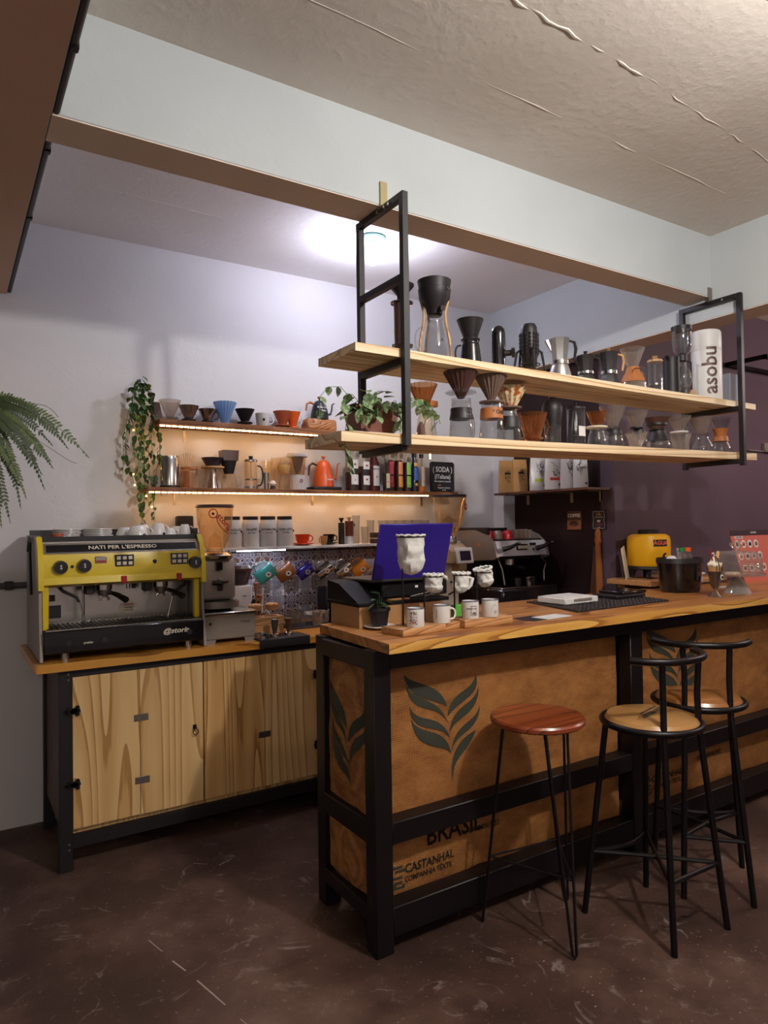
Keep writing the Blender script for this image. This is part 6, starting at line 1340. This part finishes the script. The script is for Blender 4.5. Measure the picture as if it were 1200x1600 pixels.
def on_cyl(b, r, X0, X1, Z0, Z1, th=.001, sh=0):
    n_ = 8; A = [((r+th)*sin(x/r+sh), -(r+th)*cos(x/r+sh)) for x in [X0+(X1-X0)*k/n_ for k in range(n_+1)]]
    for p, q in zip(A, A[1:]): b.quad((p[0], p[1], Z0), (q[0], q[1], Z0), (q[0], q[1], Z1), (p[0], p[1], Z1))
    r_ = bmesh.ops.extrude_face_region(b.bm, geom=list(b.bm.faces)); bmesh.ops.scale(b.bm, vec=(.99, .99, 1), verts=[v for v in r_['geom'] if isinstance(v, bmesh.types.BMVert)])
    return b
on_cyl(B(), .130, -.048, .048, .200, .242, .001, -.35).obj('label', BLKM, t)
tx = text('ÁGUA', .034, INKR if False else plain('chalk_red', 'e86a4a', .8), t, (0, 0, 0), ext=.0004, sub=.012)
for v in tx.data.vertices: a = v.co.x/.13-.35; z_ = .1325+v.co.z; v.co = (z_*sin(a), -z_*cos(a), .221+v.co.y)
tx.rotation_euler = (0, 0, 0)
ax, ay = sin(-.35), -cos(-.35)
B().tube([(ax*.128, ay*.128, .115), (ax*.160, ay*.160, .115)], .010, 10).tube([(ax*.155, ay*.155, .09), (ax*.155, ay*.155, .125)], .011, 10).tube([(ax*.155, ay*.155, .12), (ax*.157, ay*.157, .15), (ax*.157+.018, ay*.157, .158)], .006, 8).obj('tap', BLKG, t)
t = T('certificate', 'tilted pale printed card left of the yellow dispenser', 'card', (3.575, 2.82, 1.147)); b = B(); b.box(-.003, .003, -.045, .045, 0, .20, bev=.001); q = b.obj('card', CREAM, t); q.rotation_euler = (.18, -.10, -1.1)
for i in range(6): B().box(-.0038, -.003, -.03, .03-.004*(i % 3), .15-.02*i, .154-.02*i).obj('text_line', GREY, q)
t = T('white_bag', 'small white bag hanging under the corner shelf', 'bag', (3.66, 2.66, 1.03)); B().box(-.035, .035, -.012, .012, 0, .06, bev=.008).obj('bag', WHTP, t); B().tube([(-.03, 0, .058), (-.028, 0, .085), (.0, 0, .10), (.028, 0, .085), (.03, 0, .058)], .003, 6).obj('handle', WHTP, t)
# ------------------------------------------------------------------ dark wall: shelf, coffee bags, signs, apron
t = T('bag_shelf', 'dark wooden shelf on the brown wall holding coffee bags', 'shelf', (0, 0, 1.722)); B().box(3.385, XD, 2.96, 3.83, -.016, 0, bev=.001).obj('board', WDARK, t)
for y in (3.05, 3.30, 3.72): B().box(3.50, XD, y-.008, y+.008, -.020, -.0165).box(XD-.004, XD, y-.012, y+.012, -.085, -.0165).obj('bracket', plain('brass2', 'a3946a', .5, .2), t)
def bag(label, y, xo, wd, h, mat, rz, kind):
    t = T('coffee_bag', label, 'bag', (3.47+xo, y, 1.723), rz, 'coffee bags on the dark shelf')
    b = B(); R_ = []
    for z, w_, d in ((0, wd, .05), (h*.25, wd*1.02, .055), (h*.7, wd*.98, .035), (h*.94, wd*.96, .008), (h, wd*.97, .006)):
        R_.append([b.bm.verts.new((x*w_/2, yy*d/2, z)) for x, yy in ((-1, -.6), (-.5, -1), (.5, -1), (1, -.6), (1, .6), (.5, 1), (-.5, 1), (-1, .6))])
    for A, C in zip(R_, R_[1:]):
        for k in range(8): b.bm.faces.new((A[k], A[(k+1) % 8], C[(k+1) % 8], C[k]))
    b.bm.faces.new(R_[0][::-1]); b.bm.faces.new(R_[-1]); b.obj('pouch', mat, t)
    g = random.Random(int(y*1000)); yy = lambda z: -(.0275-.010*max(0, z/h-.25)/.45)-.0012
    if kind == 0:
        b = B()
        for i in range(60):
            x, z = g.uniform(-.022, .022), g.uniform(h*.3, h*.68); s_ = g.uniform(.0012, .003)
            b.quad(*[(x+a, yy(z)-.0015, z+c) for a, c in ((-s_, -s_), (s_, -s_), (s_, s_), (-s_, s_))])
        b.box(-.02, .024, yy(h*.6)-.002, yy(h*.6)-.001, h*.56, h*.62); b.obj('printed_scene', INK, t, sm=False)
    else:
        for i in range(9):
            P = [(g.uniform(-.045, .0), 0), ]; x, z = g.uniform(-.03, .01), g.uniform(h*.42, h*.8); pts = []
            for k in range(6): pts.append((x, yy(z)-.0005, z)); x += g.uniform(.001, .012); z += g.uniform(-.02, .018)
            B().tube(pts, .0013, 4).obj('line_drawing', INK, t)
        if kind > 1: B().box(-.038, .03, yy(h*.3)-.0015, yy(h*.3), h*.26, h*.34).obj('colour_label', col('c4cf3a') if kind == 2 else col('c8403c'), t)
        B().lathe([(0, .008), (.007, .003), (.007, -.005), (0, -.007)], n=8).obj('emblem', INK, t, loc=(.03, yy(h*.12)-.001, h*.14))
    return t
DIR = -1.05
bag('kraft coffee bag with black print, leftmost on the dark shelf', 3.735, -.05, .11, .232, KRAFT, -.30, 0); bag('kraft coffee bag behind the leftmost one', 3.69, .04, .11, .24, KRAFT, -.30, 0)
bag('white coffee bag with lime label', 3.43, -.035, .115, .235, WHT, -.35, 2); bag('white coffee bag with red label', 3.29, -.035, .115, .235, WHT, -.35, 3)
bag('white coffee bag behind the red labelled one', 3.20, .01, .10, .232, WHTP, -.45, 1); bag('white coffee bag, last on the right of the dark shelf', 3.115, .03, .09, .232, WHTP, -.6, 1)
def wsign(label, y, z, wd, h, mat, lines, nm):
    t = T(nm, label, 'sign', (XD-.006, y, z), -pi/2)
    B().box(-wd/2, wd/2, -.005, .005, -h/2, h/2, bev=.001).obj('board', mat, t)
    for s_, size, m_, zz in lines: text(s_, size, m_, t, (0, -.0056, zz))
    return t
t = wsign('brown wooden sign reading COFFEE', 3.275, 1.515, .125, .13, plain('sign_dark', '4a2a1a', .6), [('COFFEE', .032, CREAM, .032)], 'coffee_sign'); B().box(-.06, .06, -.0062, -.005, -.062, .0).obj('cup_picture', plain('tan_print', '8a5230', .6), t)
q = B().lathe([(0, 0), (.042, 0), (.042, .001), (0, .001)], n=28); q.bm.transform(Matrix.Translation((0, -.0062, -.022)) @ Matrix.Rotation(pi/2, 4, 'X') @ Matrix.Diagonal((1, .45, 1, 1))); q.obj('cup_ellipse', BLOCK, t)
t = wsign('small dark sign with white chalk border and cup', 3.065, 1.515, .115, .13, plain('sign_slate', '33262a', .6), [('Life', .026, plain('gold_ink', 'c9a24a', .6), .038), ('IS TOO SHORT', .010, CHALK, .018), ('COFFEE', .014, plain('rust_ink', 'a0583a', .6), -.030), ('good', .012, CHALK, -.048)], 'coffee_sign')
B().tube([(x, -.0058, z) for x, z in ((-.045, -.055), (.045, -.055), (.048, -.03), (.042, 0), (.048, .03), (.045, .055), (-.045, .055), (-.048, .03), (-.042, 0), (-.048, -.03))], .0012, 5, closed=True).obj('chalk_border', CHALK, t); B().lathe([(0, -.010), (.010, -.008), (.016, .006), (0, .006)], n=14, sy=.15).obj('chalk_cup', CHALK, t, loc=(0, -.0058, -.006))
t = T('hanging_apron', 'brown leather apron hanging from a knotted strap on the dark wall', 'apron', (XD-.015, 3.07, 1.05))
B().lathe([(0, .30), (.018, .30), (.03, .33), (.022, .355), (.026, .38), (.012, .41), (0, .415)], n=14, sx=.5).obj('knot', LEATH, t)
for dy, w_ in ((-.03, .012), (-.008, .016), (.02, .008)): B().prism([(dy-w_, -.12), (dy+w_, -.12), (dy*.4+w_*.8, .32), (dy*.4-w_*.8, .32)], -.012-.002*w_*100, .0, 'YZ').obj('strap', (LEATH, BLOCK)[w_ < .01], t)
B().prism([(.03, -.20), (.09, -.20), (.03, .29), (.012, .30)], -.01, .0, 'YZ').obj('apron_cloth', BLOCK, t)
# plug on wall left of hopper
t = T('plug_adapter', 'black power plug cluster on the wall behind the clear hopper', 'plug', (1.155, YW-.03, 1.50)); B().box(-.05, .04, -.03, .03, 0, .07, bev=.006).obj('body', BLKM, t); B().tube([(-.03, -.02, .01), (-.055, -.02, -.04), (-.06, -.02, -.08)], .004, 6).obj('lead', BLKM, t)

# ------------------------------------------------------------------ plants
def strand(t, pts, mat_src, spacing, s0, s1, stem_mat, g, droop=-.9, r=.0013, spread=1):
    P = [Vector(p) for p in pts]; B().tube(P, r, 5).obj('stem', stem_mat, t)
    acc = 0
    for a, c in zip(P, P[1:]):
        L = (c-a).length; d = 0
        while acc+d < L:
            u = (acc+d)/L if L else 0; p = a.lerp(c, min(1, u)); az = g.uniform(0, tau)
            place_leaf(mat_src[g.randrange(len(mat_src))], t, p, az, g.uniform(droop-.4, droop+.5), g.uniform(-.4, .4), g.uniform(s0, s1)); d += spacing*g.uniform(.7, 1.3)
        acc = acc+d-L
g = random.Random(5)
t = T('hanging_vine', 'long trailing vine with variegated leaves and fairy lights beside the shelves', 'vine', (.900, 3.90, 2.30))
B().tube([(0, .07, .03), (0, 0, .02), (0, 0, -.02)], .003, 6).obj('wall_hook', BLK, t)
src = [make_leaf(VINEL, .042, .017, t, bend=.35), make_leaf(LEAFD, .040, .016, t, bend=.3), make_leaf(VINEL, .036, .015, t, fold=.4)]
for i, (dx, dy, L, bow) in enumerate(((-.01, 0, .80, .02), (.03, -.015, .76, .03), (.0, -.03, .62, -.02), (-.045, -.01, .52, -.03), (.06, .0, .60, .035), (.02, .02, .70, .0), (.045, -.02, .42, .02), (-.02, -.02, .40, -.02))):
    pts = [(dx*.3, dy*.3, .0)]+[(dx*(.6+.5*min(1, k/3))+bow*sin(k*.8+i)*.5+bow*.6, dy+.01*sin(k+i), -L*k/9) for k in range(1, 10)]
    strand(t, pts, src, .030, .75, 1.15, LEAFD, g)
for i in range(34): place_leaf(src[i % 3], t, (g.uniform(-.055, .07), g.uniform(-.05, .02), g.uniform(-.24, .03)), g.uniform(0, tau), g.uniform(-1.1, .1), 0, g.uniform(.9, 1.3))
for i, dx in enumerate((-.09, .105)):
    strand(t, [(dx*.6, 0, -.12), (dx, .01, -.3), (dx*1.05, .0, -.5-.12*i)], src, .05, .6, .85, LEAFD, g)
fl = T('fairy_lights', 'warm fairy lights on a thin wire woven through the hanging vine', 'lights', (.905, 3.93, 2.28)); FG = emit('fairy_glow', 'ffb84a', 26)
WP = [(.05*sin(k*1.3), .015*cos(k*.9), -.06*k) for k in range(13)]; B().tube(WP, .0012, 5).obj('wire', BLKM, fl)
for p in WP[1:]: B().ball((p[0]+.004, p[1]-.006, p[2]), .0045, 8).obj('bulb', FG, fl)

t = T('trailing_plant', 'variegated heart leaf plant spilling out of the terracotta planter', 'plant', (1.345, 2.2, ZL(1.345)+.11))
src = [make_leaf(POTHOS, .058, .024, t, bend=.25, fold=.15), make_leaf(POTHOS, .052, .024, t, bend=.4, fold=.25), make_leaf(POTHOS, .062, .022, t, bend=.15, fold=.1)]
g = random.Random(11)
for pts in ([(-.06, -.03, 0), (-.12, -.07, .03), (-.15, -.08, .03), (-.16, -.08, -.02)], [(-.02, -.04, 0), (-.03, -.09, .03), (-.04, -.11, -.05)], [(.03, -.04, 0), (.05, -.09, .02), (.06, -.11, -.06), (.055, -.11, -.10)],
            [(.07, -.02, 0), (.13, -.07, .03), (.18, -.08, .02), (.22, -.08, -.01)], [(.08, 0, .0), (.15, -.03, .05), (.21, -.05, .04), (.26, -.07, -.02), (.27, -.07, -.05)], [(-.05, -.04, 0), (-.10, -.10, -.01), (-.12, -.11, -.07)], [(.0, 0, 0), (.01, -.03, .06), (.05, -.05, .06)],
            [(-.09, -.03, 0), (-.155, -.09, -.04), (-.165, -.09, -.14), (-.160, -.09, -.235)]):
    strand(t, pts, src, .027, .65, 1.05, LEAF, g, droop=-.7)
for i in range(26): place_leaf(src[i % 3], t, (g.uniform(-.10, .11), g.uniform(-.09, 0), g.uniform(-.05, .05)), g.uniform(pi*.6, pi*1.4), g.uniform(-1.2, .2), 0, g.uniform(.7, 1.15))
# fern
t = T('hanging_fern', 'sword fern in a hanging pot at the left edge of the photo', 'fern', (.02, 3.35, 1.99))
B().vessel([(.07, -.13), (.10, 0)], .003, n=28).obj('pot', BLKM, t)
for a in (0, 2.1, 4.2): B().tube([(.10*cos(a), .10*sin(a), 0), (0, 0, .30)], .0015, 5).obj('cord', BLKM, t)
B().tube([(0, 0, .30), (0, 0, SZ-1.99)], .0018, 5).obj('cord', BLKM, t)
B().lathe([(0, -.02), (.095, -.02), (.05, 0), (0, .005)], n=20).obj('soil', SOIL, t)
FERN = plain('fern_green', '38451f', .55, var=.3, scale=40); FERN2 = plain('fern_green_light', '52602c', .55, var=.3, scale=40)
def frond(pts, L, mat, seed):
    g = random.Random(seed); P = [v for v in bez(pts, 46)]; b = B(); b.tube(P[::2], .0014, 4)
    n = len(P)
    for i in range(4, n-1):
        u = i/(n-1); tg = (P[min(n-1, i+1)]-P[i-1]).normalized(); side = tg.cross(Vector((.25, -.95, .3))).normalized(); ln = L*sin(pi*min(1, .12+u*.88))**.6*(1.0 if u < .88 else .5)*g.uniform(.8, 1.05)
        if g.random() < .05: continue
        for sg in (-1, 1):
            d = (side*sg+tg*.35+Vector((0, g.uniform(-.25, .1), 0))).normalized(); w_ = tg*(.0062); p = P[i]
            q = [p, p+d*ln*.3+w_, p+d*ln*.75+w_*.8+Vector((0, 0, -.002)), p+d*ln+Vector((0, 0, -.004)), p+d*ln*.7-w_*.7, p+d*ln*.25-w_]
            b.bm.faces.new([b.bm.verts.new(x) for x in q])
    b.obj('frond', mat, t, sm=False)
FP = [[(.03, -.03, .0), (.12, -.08, .10), (.30, -.10, .06), (.43, -.08, -.14)], [(.03, -.03, 0), (.15, -.05, .13), (.34, -.04, .05), (.52, -.04, -.17)], [(.02, -.04, 0), (.12, -.12, .05), (.22, -.14, -.06), (.32, -.14, -.26)], [(.03, -.05, 0), (.10, -.12, .0), (.20, -.14, -.14), (.26, -.14, -.36)],
      [(.02, -.05, 0), (.10, -.14, -.02), (.15, -.15, -.20), (.20, -.15, -.46)], [(.0, -.05, 0), (.06, -.14, .0), (.12, -.16, -.22), (.16, -.16, -.42)], [(.04, -.02, 0), (.14, -.02, .06), (.26, -.0, -.03), (.38, 0, -.22)], [(-.02, -.05, 0), (.02, -.15, .02), (.08, -.18, -.15), (.12, -.18, -.38)],
      [(.03, .03, .0), (.12, .08, .12), (.25, .14, .08), (.40, .18, -.1)], [(.05, -.05, 0), (.14, -.10, .04), (.24, -.10, -.02), (.36, -.10, -.20)], [(.05, -.05, -.02), (.14, -.13, .02), (.20, -.13, -.12), (.24, -.13, -.40)], [(.04, -.05, -.05), (.12, -.12, -.05), (.14, -.13, -.22), (.17, -.13, -.48)], [(.04, -.05, .0), (.10, -.12, .03), (.22, -.13, .0), (.33, -.13, -.32)], [(-.05, -.03, 0), (-.15, -.08, .1), (-.3, -.1, 0), (-.4, -.1, -.2)], [(-.03, -.05, 0), (-.08, -.15, .02), (-.15, -.2, -.2), (-.2, -.2, -.4)], [(.02, -.05, 0), (.12, -.10, -.03), (.18, -.12, -.16), (.23, -.12, -.30)]]
for i, p in enumerate(FP): frond(p, (.042, .046, .040, .036, .034, .038)[i % 6], (FERN, FERN2)[i % 2], i)
B().tube(bez([(.05, 0, .03), (.25, 0, .02), (.33, 0, .12), (.40, 0, .01)], 14), .0012, 4).obj('runner', FERN, t)
B().tube(bez([(.20, -.1, -.05), (.35, -.1, -.12), (.42, -.1, -.2), (.46, -.1, -.2)], 14), .001, 4).obj('runner', FERN, t)
# one long thin strand reaching left in front of the black kettle
g = random.Random(3); t = bpy.data.objects['trailing_plant']
strand(t, [(-.08, 0, .02), (-.14, -.02, .065), (-.19, -.02, .06), (-.225, -.02, .02), (-.228, -.02, -.05)], src, .045, .6, .9, LEAF, g, droop=-1.0)
